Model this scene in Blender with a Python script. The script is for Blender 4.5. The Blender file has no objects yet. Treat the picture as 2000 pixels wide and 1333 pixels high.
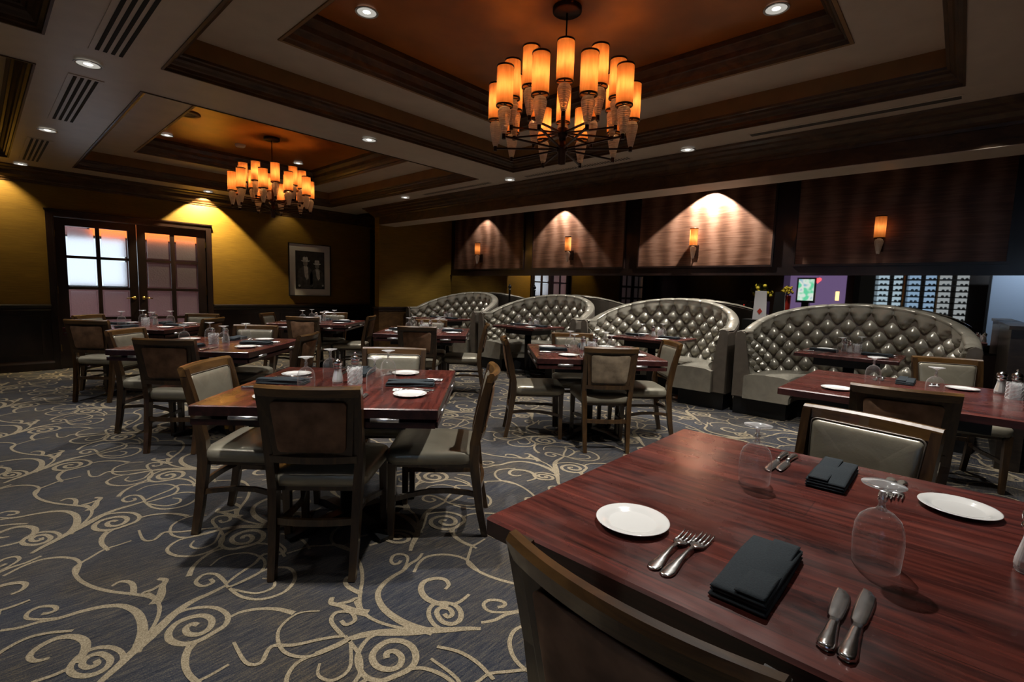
import bpy, bmesh, math, random
from mathutils import Vector, Matrix
import numpy as np
random.seed(7)
PI = math.pi
C = bpy.context.scene.collection
SC = bpy.context.scene

# ------------------------------------------------------------------ camera
cam_d = bpy.data.cameras.new('camera'); cam = bpy.data.objects.new('camera', cam_d); C.objects.link(cam)
F_PX, YAW, PIT, ROL, EYE = 955.5, 0.83147, 0.10063, 0.029164, 1.28
cam_d.sensor_width = 36.0; cam_d.lens = F_PX / 2000 * 36.0
cam_d.clip_start = 0.03; cam_d.clip_end = 100
_f = Vector((math.sin(YAW)*math.cos(PIT), math.cos(YAW)*math.cos(PIT), -math.sin(PIT)))
_r0 = Vector((math.cos(YAW), -math.sin(YAW), 0)); _u0 = _r0.cross(_f)
_r = _r0*math.cos(ROL) + _u0*math.sin(ROL); _u = -_r0*math.sin(ROL) + _u0*math.cos(ROL)
cam.matrix_world = Matrix(((_r.x, _u.x, -_f.x, 0), (_r.y, _u.y, -_f.y, 0), (_r.z, _u.z, -_f.z, EYE), (0, 0, 0, 1)))
SC.camera = cam

# ------------------------------------------------------------------ world, exposure
w = bpy.data.worlds.new('world'); SC.world = w; w.use_nodes = True
w.node_tree.nodes['Background'].inputs[0].default_value = (0.30, 0.28, 0.25, 1)
w.node_tree.nodes['Background'].inputs[1].default_value = 0.02
SC.view_settings.view_transform = 'Standard'; SC.view_settings.look = 'None'
SC.view_settings.exposure = 0.0; SC.view_settings.gamma = 1.0
SC.view_settings.use_curve_mapping = False
SC.cycles.use_denoising = True
SC.cycles.max_bounces = 8; SC.cycles.diffuse_bounces = 3; SC.cycles.glossy_bounces = 4
SC.cycles.transmission_bounces = 8; SC.cycles.transparent_max_bounces = 24
SC.cycles.caustics_reflective = False; SC.cycles.caustics_refractive = False
SC.cycles.sample_clamp_indirect = 4.0
SC.cycles.use_light_tree = True

# ------------------------------------------------------------------ lamps of the room (recessed downlights, plus added fill)
def spot(name, loc, energy, size_deg, blend, color=(1, 0.86, 0.68), target=None, radius=0.03):
    d = bpy.data.lights.new(name, 'SPOT'); d.energy = energy; d.spot_size = math.radians(size_deg)
    d.spot_blend = blend; d.color = color; d.shadow_soft_size = radius
    o = bpy.data.objects.new(name, d); C.objects.link(o); o.location = loc
    if target is not None:
        v = Vector(target) - Vector(loc); o.rotation_euler = v.to_track_quat('-Z', 'Y').to_euler()
    return o
def point(name, loc, energy, color, radius=0.02, parent=None):
    d = bpy.data.lights.new(name, 'POINT'); d.energy = energy; d.color = color; d.shadow_soft_size = radius
    o = bpy.data.objects.new(name, d); C.objects.link(o); o.location = loc
    if parent is not None: o.parent = parent
    return o
WARMW = (1.0, 0.965, 0.90)
# x, y, z of the ceiling plane, energy, cone, blend
DOWN = [
 (0.60, 4.51, 2.74, 45, 88, .5), (0.565, 6.80, 2.74, 40, 88, .5), (0.67, 2.08, 2.74, 62, 96, .5), (0.65, -0.15, 2.74, 3, 88, .5),
 (2.71, 4.46, 2.74, 60, 88, .5), (4.79, 4.49, 2.74, 60, 84, .5), (4.85, 2.14, 2.74, 60, 84, .5), (4.74, 6.73, 2.74, 50, 84, .5),
 (1.92, 3.19, 3.17, 46, 76, .5), (3.62, 1.06, 3.17, 85, 90, .5), (2.40, .85, 3.17, 85, 88, .5), (3.62, 3.19, 3.17, 62, 76, .5),
 (1.78, 7.76, 3.17, 55, 76, .5), (3.48, 7.76, 3.17, 55, 76, .5), (1.78, 5.80, 3.17, 62, 76, .5), (3.48, 5.80, 3.17, 62, 76, .5),
 (3.45, 0.36, 2.97, 45, 84, .5), (4.85, -0.05, 2.74, 30, 84, .5),
 (-.60, 1.06, 3.17, 4, 80, .5), (-.60, 3.19, 3.17, 16, 80, .5), (-.60, 5.80, 3.17, 22, 80, .5), (1.92, -1.4, 3.17, 6, 80, .5), (-2.3, 2.1, 3.17, 12, 80, .5),  # unseen fill lamps, added to light the left floor and chair backs
]
SCALE_DOWN = 3.3
for i, (x, y, z, e, s, b) in enumerate(DOWN):
    spot('downlight_beam', (x, y, z - 0.012), e*SCALE_DOWN, s, b, WARMW)
# wall washers on the far wall
WASH = [(2.60, 9.09, 340, 96, .18, (1.0, .80, .45)), (0.20, 9.10, 60, 92, .5, (1.0, .80, .45)), (3.95, 9.08, 6, 88, .5, (1.0, .80, .45))]
for x, y, e, s, b, col in WASH:
    spot('wall_washer_beam', (x, y, 2.728), e, s, b, col, target=(x, y + 0.34, 1.75), radius=.02)
# downlights over the booths close to the panelled wall
BOOTHSPOT = [(6.63, 2.60, 270, 104, .10), (6.64, 5.10, 85, 96, .2), (6.64, 6.98, 32, 96, .3)]
for x, y, e, s, b in BOOTHSPOT:
    spot('booth_washer_beam', (x, y, 2.765), e, s, b, WARMW, target=(x + .26, y + .05, 1.75), radius=.02)
for y in (0.82, 2.88, 4.94, 6.97):
    spot('booth_downlight_beam', (5.78, y, 2.765), 75, 92, .6, WARMW, target=(5.95, y, 0))

# ------------------------------------------------------------------ helpers
def link(o): C.objects.link(o); return o
def put(o, parent):
    if parent is not None: o.parent = parent
    return o
def mesh_obj(name, verts, faces, mats, parent=None, smooth=False, fmat=None, loc=None):
    me = bpy.data.meshes.new(name); me.from_pydata([tuple(v) for v in verts], [], [tuple(f) for f in faces]); me.update()
    if not isinstance(mats, (list, tuple)): mats = [mats]
    for m in mats: me.materials.append(m)
    if fmat is not None: me.polygons.foreach_set('material_index', fmat)
    if smooth: me.polygons.foreach_set('use_smooth', [True]*len(me.polygons))
    o = bpy.data.objects.new(name, me); link(o); put(o, parent)
    if loc is not None: o.location = loc
    return o
class G:
    def __init__(s): s.v = []; s.f = []; s.m = []; s.mi = 0
    def add(s, vs, fs):
        n = len(s.v); s.v += [tuple(v) for v in vs]; s.f += [tuple(i + n for i in f) for f in fs]; s.m += [s.mi]*len(fs); return s
    def box(s, x0, x1, y0, y1, z0, z1):
        return s.add([(x0,y0,z0),(x1,y0,z0),(x1,y1,z0),(x0,y1,z0),(x0,y0,z1),(x1,y0,z1),(x1,y1,z1),(x0,y1,z1)],
                     [(0,3,2,1),(4,5,6,7),(0,1,5,4),(1,2,6,5),(2,3,7,6),(3,0,4,7)])
    def bevbox(s, x0, x1, y0, y1, z0, z1, b=.004):
        # box with chamfered top and vertical edges
        n = 2
        rings = [(z0, 0), (z1 - b, 0), (z1, b)]
        def oct(i): 
            a, c, d, e = x0 + i, x1 - i, y0 + i, y1 - i
            return [(a+b,d),(c-b,d),(c,d+b),(c,e-b),(c-b,e),(a+b,e),(a,e-b),(a,d+b)]
        vs = []
        for z, i in rings: vs += [(p[0], p[1], z) for p in oct(i)]
        fs = [tuple(reversed(range(8)))]
        for k in range(2):
            for j in range(8): fs.append((k*8+j, k*8+(j+1)%8, (k+1)*8+(j+1)%8, (k+1)*8+j))
        fs.append(tuple(range(16, 24)))
        return s.add(vs, fs)
    def rings(s, rings, cap0=True, cap1=True):
        # list of closed loops with equal counts
        n = len(rings[0]); vs = [p for r in rings for p in r]; fs = []
        for k in range(len(rings)-1):
            for j in range(n): fs.append((k*n+j, k*n+(j+1) % n, (k+1)*n+(j+1) % n, (k+1)*n+j))
        if cap0: fs.append(tuple(reversed(range(n))))
        if cap1: fs.append(tuple(range((len(rings)-1)*n, len(rings)*n)))
        return s.add(vs, fs)
    def lathe(s, prof, n=24, cx=0, cy=0, z0=0, cap0=False, cap1=False):
        return s.rings([[(cx + r*math.cos(2*PI*j/n), cy + r*math.sin(2*PI*j/n), z0 + z) for j in range(n)] for r, z in prof], cap0, cap1)
    def tube(s, pts, r, n=8, cap=True, rect=None, up=(0,0,1)):
        # sweep circle (r number or list) or rectangle (rect list of (w,h)) along pts
        P = [Vector(p) for p in pts]; R = []
        for i, p in enumerate(P):
            t = (P[min(i+1, len(P)-1)] - P[max(i-1, 0)]).normalized()
            a = t.cross(Vector(up))
            if a.length < 1e-4: a = t.cross(Vector((0,1,0)))
            a.normalize(); b = a.cross(t)
            if rect is not None:
                wv, hv = rect[i] if isinstance(rect, list) else rect
                R.append([p + a*sx*wv/2 + b*sy*hv/2 for sx, sy in ((-1,-1),(1,-1),(1,1),(-1,1))])
            else:
                rr = r[i] if isinstance(r, (list, tuple)) else r
                R.append([p + (a*math.cos(2*PI*j/n) + b*math.sin(2*PI*j/n))*rr for j in range(n)])
        return s.rings(R, cap, cap)
    def sphere(s, c, r, n=12, m=8, sx=1, sy=1, sz=1):
        prof = [(max(1e-4, math.sin(PI*k/m)), -math.cos(PI*k/m)) for k in range(m+1)]
        return s.rings([[(c[0] + r*sx*a*math.cos(2*PI*j/n), c[1] + r*sy*a*math.sin(2*PI*j/n), c[2] + r*sz*b) for j in range(n)] for a, b in prof])
    def obj(s, name, mats, parent=None, smooth=False, loc=None, auto=None):
        o = mesh_obj(name, s.v, s.f, mats, parent, smooth, s.m if isinstance(mats, (list, tuple)) else None, loc)
        return o
def tag(o, label=None, cat=None, group=None, kind=None):
    if label: o['label'] = label
    if cat: o['category'] = cat
    if group: o['group'] = group
    if kind: o['kind'] = kind
    return o
def empty(name, loc=(0,0,0), rz=0):
    o = bpy.data.objects.new(name, None); link(o); o.location = loc; o.rotation_euler = (0, 0, rz); o.empty_display_size = .1; return o
KIDS = {}
def copy_tree(o, parent=None):
    c = o.copy(); link(c); c.parent = parent
    for ch in [x for x in o.children]: copy_tree(ch, c)
    return c
def rrect(hx, hy, r, n=5, cx=0, cy=0, taper=0):
    pts = []
    for sx, sy, a0 in ((1,1,0),(-1,1,PI/2),(-1,-1,PI),(1,-1,1.5*PI)):
        for k in range(n+1):
            a = a0 + PI/2*k/n
            x = sx*(hx - r) + r*math.cos(a); y = sy*(hy - r) + r*math.sin(a)
            x *= 1 + taper*(y/hy)
            pts.append((cx + x, cy + y))
    return pts

# ------------------------------------------------------------------ materials
MATS = {}
def nt(name):
    m = bpy.data.materials.new(name); m.use_nodes = True; t = m.node_tree; b = t.nodes['Principled BSDF']; MATS[name] = m; return m, t, b
def N(t, typ, **kw):
    n = t.nodes.new(typ)
    for k, v in kw.items():
        if k in ('operation', 'blend_type', 'wave_type', 'bands_direction', 'data_type', 'feature', 'distance', 'noise_dimensions', 'rings_direction', 'invert'): setattr(n, k, v)
        else: n.inputs[k].default_value = v
    return n
def ramp(t, stops):
    n = t.nodes.new('ShaderNodeValToRGB'); e = n.color_ramp.elements
    e[0].position, e[0].color = stops[0][0], (*stops[0][1], 1); e[1].position, e[1].color = stops[-1][0], (*stops[-1][1], 1)
    for p, c in stops[1:-1]:
        x = e.new(p); x.color = (*c, 1)
    return n
def coords(t, scale=(1,1,1), rot=(0,0,0), kind='Object'):
    tc = t.nodes.new('ShaderNodeTexCoord'); mp = t.nodes.new('ShaderNodeMapping')
    mp.inputs['Scale'].default_value = scale; mp.inputs['Rotation'].default_value = rot
    t.links.new(tc.outputs[kind], mp.inputs[0]); return mp.outputs[0]
def bump(t, b, height, strength=.2, dist=.01):
    n = t.nodes.new('ShaderNodeBump'); n.inputs['Strength'].default_value = strength; n.inputs['Distance'].default_value = dist
    t.links.new(height, n.inputs['Height']); t.links.new(n.outputs[0], b.inputs['Normal'])
def simple(name, col, rough=.5, metal=0, spec=.5, noise=0, nscale=20, bmp=0, coat=0):
    m, t, b = nt(name)
    b.inputs['Base Color'].default_value = (*col, 1); b.inputs['Roughness'].default_value = rough
    b.inputs['Metallic'].default_value = metal; b.inputs['Specular IOR Level'].default_value = spec
    b.inputs['Coat Weight'].default_value = coat
    if noise or bmp:
        v = coords(t); n = N(t, 'ShaderNodeTexNoise', Scale=nscale, Detail=4.0); t.links.new(v, n.inputs['Vector'])
        if noise:
            r = ramp(t, [(.3, tuple(c*(1-noise) for c in col)), (.7, tuple(min(1, c*(1+noise)) for c in col))])
            t.links.new(n.outputs[0], r.inputs[0]); t.links.new(r.outputs[0], b.inputs['Base Color'])
        if bmp: bump(t, b, n.outputs[0], bmp, .005)
    return m
def wood(name, c1, c2, c3, rough=.3, scale=(1, 12, 12), dist=2.0, coat=.3, knots=False, spec=.5, bmp=.05):
    m, t, b = nt(name)
    v = coords(t, scale)
    n1 = N(t, 'ShaderNodeTexNoise', Scale=2.2, Detail=8.0, Roughness=.62, Distortion=dist); t.links.new(v, n1.inputs['Vector'])
    r = ramp(t, [(.30, c1), (.5, c2), (.72, c3)]); t.links.new(n1.outputs[0], r.inputs[0])
    col = r.outputs[0]
    if knots:
        v2 = coords(t, (1.6, 8.5, 3)); n2 = N(t, 'ShaderNodeTexNoise', Scale=1.3, Detail=4.0, Roughness=.6, Distortion=.4); t.links.new(v2, n2.inputs['Vector'])
        r2 = ramp(t, [(.55, (0,0,0)), (.66, (1,1,1))]); t.links.new(n2.outputs[0], r2.inputs[0])
        n3 = N(t, 'ShaderNodeTexNoise', Scale=45.0, Detail=4.0); v3 = coords(t, (1, 3, 1)); t.links.new(v3, n3.inputs['Vector'])
        r3 = ramp(t, [(.40, (.0,.0,.0)), (.60, (1,1,1))]); t.links.new(n3.outputs[0], r3.inputs[0])
        mu = N(t, 'ShaderNodeMath', operation='MULTIPLY'); t.links.new(r2.outputs[0], mu.inputs[0]); t.links.new(r3.outputs[0], mu.inputs[1])
        mu2 = N(t, 'ShaderNodeMath', operation='ADD'); mu3 = N(t, 'ShaderNodeMath', operation='MULTIPLY'); mu3.inputs[1].default_value = .45
        t.links.new(r2.outputs[0], mu3.inputs[0]); mu4 = N(t, 'ShaderNodeMath', operation='MULTIPLY'); mu4.inputs[1].default_value = .5
        t.links.new(mu.outputs[0], mu4.inputs[0]); t.links.new(mu3.outputs[0], mu2.inputs[0]); t.links.new(mu4.outputs[0], mu2.inputs[1])
        mx = t.nodes.new('ShaderNodeMix'); mx.data_type = 'RGBA'; t.links.new(mu2.outputs[0], mx.inputs[0]); t.links.new(col, mx.inputs[6])
        mx.inputs[7].default_value = (.012, .006, .008, 1); col = mx.outputs[2]
        # boards running along x
        bk = t.nodes.new('ShaderNodeTexBrick'); vb = coords(t, (1, 1, 1)); t.links.new(vb, bk.inputs['Vector'])
        bk.inputs['Scale'].default_value = 1; bk.inputs['Brick Width'].default_value = 40; bk.inputs['Row Height'].default_value = .125
        bk.inputs['Mortar Size'].default_value = .0012; bk.inputs['Color1'].default_value = (.8,.8,.8,1); bk.inputs['Color2'].default_value = (1.15,1.1,1.1,1)
        bk.inputs['Mortar'].default_value = (.35,.35,.35,1)
        m2 = t.nodes.new('ShaderNodeMix'); m2.data_type = 'RGBA'; m2.blend_type = 'MULTIPLY'; m2.inputs[0].default_value = .8
        t.links.new(col, m2.inputs[6]); t.links.new(bk.outputs[0], m2.inputs[7]); col = m2.outputs[2]
    t.links.new(col, b.inputs['Base Color']); b.inputs['Roughness'].default_value = rough
    b.inputs['Coat Weight'].default_value = coat; b.inputs['Coat Roughness'].default_value = .12; b.inputs['Specular IOR Level'].default_value = spec
    if knots:
        nr = N(t, 'ShaderNodeTexNoise', Scale=7.0, Detail=4.0); vr = coords(t); t.links.new(vr, nr.inputs['Vector'])
        rr = ramp(t, [(.3, (rough*.7,)*3), (.7, (rough*1.5,)*3)]); t.links.new(nr.outputs[0], rr.inputs[0]); t.links.new(rr.outputs[0], b.inputs['Roughness'])
    bump(t, b, n1.outputs[0], bmp, .004)
    return m
m_table = wood('table_wood', (.020,.006,.0055), (.088,.020,.0155), (.165,.038,.026), rough=.25, knots=True, scale=(1.1, 20, 20), dist=.7, coat=.35)
m_tedge = wood('table_edge_wood', (.012,.004,.004), (.035,.010,.009), (.065,.018,.015), rough=.3, scale=(1, 8, 8), coat=.4)
m_chair = wood('chair_wood', (.018,.008,.003), (.044,.021,.007), (.085,.043,.014), rough=.32, scale=(6, 6, 1.0), coat=.35)
m_chairtop = wood('chair_top_wood', (.045,.020,.005), (.105,.050,.013), (.17,.085,.024), rough=.35, scale=(1.5, 8, 8), coat=.3)
m_dark = wood('dark_panel_wood', (.006,.0025,.002), (.013,.006,.0045), (.026,.011,.008), rough=.32, scale=(1.5, 1.5, .5), coat=.25)
m_crown = wood('crown_wood', (.026,.012,.004), (.062,.030,.010), (.10,.050,.017), rough=.42, scale=(1.2, 1.2, 3), coat=.06, spec=.3)
m_pedestal = simple('pedestal_black', (.008,.008,.009), .4, .3)
m_ceil = simple('ceiling_paint', (.56,.47,.37), .38, 0, .5, .06, 6, .02)
m_top = simple('tray_gold_paint', (.42,.13,.018), .3, .25, .5, .25, 2.5)
m_fascia = simple('fascia_gold', (.22,.115,.035), .5, 0, .4, .15, 4)
m_black = simple('black_slot', (.002,.002,.002), .8)
m_chrome = simple('chrome', (.75,.75,.76), .12, 1)
m_steel = simple('polished_steel', (.80,.79,.78), .22, 1, noise=.08, nscale=60)
m_clip = simple('clip_metal', (.85,.85,.88), .32, 1)
m_brass = simple('brass', (.55,.36,.10), .25, 1)
m_bronze = simple('dark_bronze', (.035,.014,.008), .35, .8)
m_china = simple('white_china', (.80,.79,.77), .12, 0, .6, coat=.5)
m_napkin = simple('slate_napkin', (.030,.037,.043), .9, 0, .2, .15, 300, .3)
m_salt = simple('salt', (.75,.75,.73), .9)
m_pepper = simple('pepper', (.05,.03,.02), .9, noise=.6, nscale=300)
m_sweet = simple('sugar_packets', (.8,.8,.8), .7, noise=.3, nscale=90)
m_matte = simple('picture_mat', (.62,.60,.58), .8)
m_frame = simple('picture_frame_black', (.01,.01,.01), .35)
m_pdark = simple('photo_dark', (.02,.02,.02), .6, noise=.6, nscale=12)
m_pgrey = simple('photo_grey', (.22,.22,.22), .6, noise=.35, nscale=25)
m_pwhite = simple('photo_white', (.55,.55,.54), .6, noise=.25, nscale=30)
m_suede = simple('brown_suede', (.21,.115,.065), .75, 0, .3, .55, 9, .15)
m_suede2 = simple('tan_suede', (.20,.15,.10), .8, 0, .3, .35, 14, .15)
m_trimring = simple('downlight_trim', (.55,.53,.50), .3, .4)
m_white = simple('white_plastic', (.6,.55,.5), .5)
m_cloth_can = None

def leather(name, col, rough=.33, wr=.25):
    m, t, b = nt(name)
    v = coords(t); n = N(t, 'ShaderNodeTexNoise', Scale=140.0, Detail=3.0); t.links.new(v, n.inputs['Vector'])
    n2 = N(t, 'ShaderNodeTexNoise', Scale=5.0, Detail=5.0, Distortion=1.5); t.links.new(v, n2.inputs['Vector'])
    r = ramp(t, [(.3, tuple(c*.82 for c in col)), (.7, tuple(c*1.12 for c in col))]); t.links.new(n2.outputs[0], r.inputs[0]); t.links.new(r.outputs[0], b.inputs['Base Color'])
    b.inputs['Roughness'].default_value = rough; b.inputs['Metallic'].default_value = .35; b.inputs['Specular IOR Level'].default_value = .6
    ad = N(t, 'ShaderNodeMath', operation='MULTIPLY_ADD'); ad.inputs[1].default_value = 6.0; t.links.new(n2.outputs[0], ad.inputs[0]); t.links.new(n.outputs[0], ad.inputs[2])
    bump(t, b, ad.outputs[0], wr*.5, .002)
    return m
m_leather = leather('pewter_leather', (.30,.27,.205))
m_leather_b = leather('booth_leather', (.31,.285,.23), .27)
m_leather_o = leather('booth_outer_leather', (.15,.125,.10), .42)

def grass():
    m, t, b = nt('grasscloth_gold')
    v = coords(t, (1.5, 1.5, 90)); n = N(t, 'ShaderNodeTexNoise', Scale=3.0, Detail=4.0, Roughness=.6); t.links.new(v, n.inputs['Vector'])
    v2 = coords(t, (.7, .7, 2)); n2 = N(t, 'ShaderNodeTexNoise', Scale=2.0, Detail=3.0); t.links.new(v2, n2.inputs['Vector'])
    ad = N(t, 'ShaderNodeMath', operation='MULTIPLY_ADD'); ad.inputs[1].default_value = .4; t.links.new(n2.outputs[0], ad.inputs[0]); t.links.new(n.outputs[0], ad.inputs[2])
    r = ramp(t, [(.45, (.11,.060,.006)), (.95, (.25,.140,.014))]); t.links.new(ad.outputs[0], r.inputs[0]); t.links.new(r.outputs[0], b.inputs['Base Color'])
    b.inputs['Roughness'].default_value = .6; b.inputs['Specular IOR Level'].default_value = .3
    bump(t, b, n.outputs[0], .35, .003); return m
m_gold = grass()
def veneer():
    # sunburst copper veneer with a pleated sheen
    m, t, b = nt('copper_veneer')
    v = coords(t, (1, 1, 1)); wv = N(t, 'ShaderNodeTexWave', wave_type='BANDS', Scale=1.15, Distortion=3.2, Detail=3.0)
    wv.bands_direction = 'Y'; wv.inputs['Detail Scale'].default_value = 1.6; t.links.new(v, wv.inputs['Vector'])
    v2 = coords(t, (1, 1, 26)); n = N(t, 'ShaderNodeTexNoise', Scale=3.0, Detail=5.0, Distortion=.6); t.links.new(v2, n.inputs['Vector'])
    mu = N(t, 'ShaderNodeMath', operation='MULTIPLY_ADD'); mu.inputs[1].default_value = .45; t.links.new(wv.outputs[1], mu.inputs[0]); t.links.new(n.outputs[0], mu.inputs[2])
    r = ramp(t, [(.35, (.075,.033,.019)), (.65, (.155,.072,.042)), (1.0, (.27,.14,.09))]); t.links.new(mu.outputs[0], r.inputs[0]); t.links.new(r.outputs[0], b.inputs['Base Color'])
    b.inputs['Roughness'].default_value = .38; b.inputs['Metallic'].default_value = .25
    b.inputs['Anisotropic'].default_value = .4
    return m
m_veneer = veneer()
m_mirror = simple('mirror_glass', (.55,.53,.51), .015, 1)

def carpet(name, tan):
    m, t, b = nt(name)
    v = coords(t, (3.2, 34, 1), (0, 0, .35)); n = N(t, 'ShaderNodeTexNoise', Scale=3.0, Detail=5.0, Roughness=.75); t.links.new(v, n.inputs['Vector'])
    v2 = coords(t, (1, 1, 1)); n2 = N(t, 'ShaderNodeTexNoise', Scale=230.0, Detail=2.0); t.links.new(v2, n2.inputs['Vector'])
    n3 = N(t, 'ShaderNodeTexNoise', Scale=2.2, Detail=3.0); t.links.new(v2, n3.inputs['Vector'])
    if tan:
        r = ramp(t, [(.35, (.17,.135,.085)), (.65, (.335,.275,.185))]); t.links.new(n2.outputs[0], r.inputs[0]); col = r.outputs[0]
    else:
        ad = N(t, 'ShaderNodeMath', operation='MULTIPLY_ADD'); ad.inputs[1].default_value = .58; t.links.new(n2.outputs[0], ad.inputs[0]); t.links.new(n.outputs[0], ad.inputs[2])
        r = ramp(t, [(.60, (.012,.013,.017)), (.74, (.031,.031,.036)), (.85, (.062,.054,.045)), (.97, (.12,.095,.062))]); t.links.new(ad.outputs[0], r.inputs[0])
        r2 = ramp(t, [(.35, (.74,.84,1.08)), (.7, (1.0,.93,.82))]); t.links.new(n3.outputs[0], r2.inputs[0])
        mx = t.nodes.new('ShaderNodeMix'); mx.data_type = 'RGBA'; mx.blend_type = 'MULTIPLY'; mx.inputs[0].default_value = 1
        t.links.new(r.outputs[0], mx.inputs[6]); t.links.new(r2.outputs[0], mx.inputs[7]); col = mx.outputs[2]
    t.links.new(col, b.inputs['Base Color']); b.inputs['Roughness'].default_value = .95; b.inputs['Specular IOR Level'].default_value = .15
    b.inputs['Sheen Weight'].default_value = .15
    bump(t, b, n2.outputs[0], .5, .004); return m
m_carpet = carpet('carpet_navy', False); m_scroll = carpet('carpet_tan', True)

def thin_glass(name, tint=(1,1,1), rough=.02, refl=1.0, body=0.0):
    m = bpy.data.materials.new(name); m.use_nodes = True; t = m.node_tree; t.nodes.clear(); MATS[name] = m
    out = t.nodes.new('ShaderNodeOutputMaterial'); tr = t.nodes.new('ShaderNodeBsdfTransparent'); gl = t.nodes.new('ShaderNodeBsdfGlossy')
    tr.inputs[0].default_value = (*tint, 1); gl.inputs['Roughness'].default_value = rough; gl.inputs[0].default_value = (1,1,1,1)
    lw = t.nodes.new('ShaderNodeLayerWeight'); lw.inputs[0].default_value = .35
    r = t.nodes.new('ShaderNodeMapRange'); r.inputs[1].default_value = 0; r.inputs[2].default_value = 1; r.inputs[3].default_value = .03*refl + body; r.inputs[4].default_value = min(1, .85*refl)
    pw = N(t, 'ShaderNodeMath', operation='POWER'); pw.inputs[1].default_value = 2.2
    t.links.new(lw.outputs['Facing'], pw.inputs[0]); t.links.new(pw.outputs[0], r.inputs[0])
    mx = t.nodes.new('ShaderNodeMixShader'); t.links.new(r.outputs[0], mx.inputs[0]); t.links.new(tr.outputs[0], mx.inputs[1]); t.links.new(gl.outputs[0], mx.inputs[2])
    t.links.new(mx.outputs[0], out.inputs[0]); return m
m_glass = thin_glass('clear_glass', (.97,.98,.98), .06, 1.0)
m_cutglass = thin_glass('cut_glass', (.90,.92,.93), .12, 1.1, .25)
m_stem = thin_glass('stem_glass', (.86,.88,.88), .12, 1.1, .3)
def glass_body(m, amt, col=(1,1,1)):
    t = m.node_tree; out = [n for n in t.nodes if n.type == 'OUTPUT_MATERIAL'][0]; src = out.inputs[0].links[0].from_socket
    d = t.nodes.new('ShaderNodeBsdfTranslucent'); d2 = t.nodes.new('ShaderNodeBsdfDiffuse'); a = t.nodes.new('ShaderNodeAddShader'); mx = t.nodes.new('ShaderNodeMixShader')
    d.inputs[0].default_value = (*[c*.6 for c in col], 1); d2.inputs[0].default_value = (*[c*.6 for c in col], 1)
    t.links.new(d.outputs[0], a.inputs[0]); t.links.new(d2.outputs[0], a.inputs[1]); mx.inputs[0].default_value = amt
    lw = t.nodes.new('ShaderNodeLayerWeight'); lw.inputs[0].default_value = .5; pw = N(t, 'ShaderNodeMath', operation='POWER'); pw.inputs[1].default_value = 4.0
    ml = N(t, 'ShaderNodeMath', operation='MULTIPLY_ADD'); ml.inputs[1].default_value = amt*5; ml.inputs[2].default_value = amt*.35
    t.links.new(lw.outputs['Facing'], pw.inputs[0]); t.links.new(pw.outputs[0], ml.inputs[0]); t.links.new(ml.outputs[0], mx.inputs[0])
    t.links.new(src, mx.inputs[1]); t.links.new(a.outputs[0], mx.inputs[2]); t.links.new(mx.outputs[0], out.inputs[0])
glass_body(m_glass, .06); glass_body(m_stem, .18); glass_body(m_cutglass, .34)  # milky body, strongest at the edges, stands in for glints
def crystal():
    m = thin_glass('amber_crystal', (.9,.8,.7), .12, .9, .1); t = m.node_tree
    glass_body(m, .9, (1.0,.86,.76))
    ml = [n for n in t.nodes if n.type == 'MATH' and n.operation == 'MULTIPLY_ADD'][0]; ml.inputs[1].default_value = .3; ml.inputs[2].default_value = .45
    v = coords(t); wv = N(t, 'ShaderNodeTexWave', wave_type='BANDS', Scale=28.0, Distortion=1.0); wv.bands_direction = 'Z'; t.links.new(v, wv.inputs['Vector'])
    bp_ = t.nodes.new('ShaderNodeBump'); bp_.inputs['Strength'].default_value = .8; bp_.inputs['Distance'].default_value = .01; t.links.new(wv.outputs[1], bp_.inputs['Height'])
    for n in t.nodes:
        if 'Normal' in n.inputs and n.type.startswith('BSDF') : t.links.new(bp_.outputs[0], n.inputs['Normal'])
    return m
m_crystal = crystal()
def shade_mat():
    m = bpy.data.materials.new('parchment_shade'); m.use_nodes = True; t = m.node_tree; t.nodes.clear(); MATS['parchment_shade'] = m
    out = t.nodes.new('ShaderNodeOutputMaterial'); tl = t.nodes.new('ShaderNodeBsdfTranslucent'); df = t.nodes.new('ShaderNodeBsdfDiffuse')
    v = coords(t, (1, 1, .15)); n = N(t, 'ShaderNodeTexNoise', Scale=60.0, Detail=4.0); t.links.new(v, n.inputs['Vector'])
    r = ramp(t, [(.3, (.84,.31,.09)), (.7, (1.0,.43,.15))]); t.links.new(n.outputs[0], r.inputs[0]); t.links.new(r.outputs[0], tl.inputs[0])
    df.inputs[0].default_value = (.40,.19,.06,1)
    mx = t.nodes.new('ShaderNodeMixShader'); mx.inputs[0].default_value = .25; t.links.new(tl.outputs[0], mx.inputs[1]); t.links.new(df.outputs[0], mx.inputs[2])
    t.links.new(mx.outputs[0], out.inputs[0]); return m
m_shade = shade_mat()
def emit(name, col, s):
    m = bpy.data.materials.new(name); m.use_nodes = True; t = m.node_tree; t.nodes.clear(); MATS[name] = m
    out = t.nodes.new('ShaderNodeOutputMaterial'); e = t.nodes.new('ShaderNodeEmission'); e.inputs[0].default_value = (*col, 1); e.inputs[1].default_value = s
    t.links.new(e.outputs[0], out.inputs[0]); return m
m_cloth_can = emit('downlight_reflector', (1.0,.95,.85), .45)
m_bulb = emit('lamp_bulb', (1.0,.80,.55), 9.0)
m_led = emit('downlight_lens', (1.0,.93,.80), 4.0)
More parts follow.
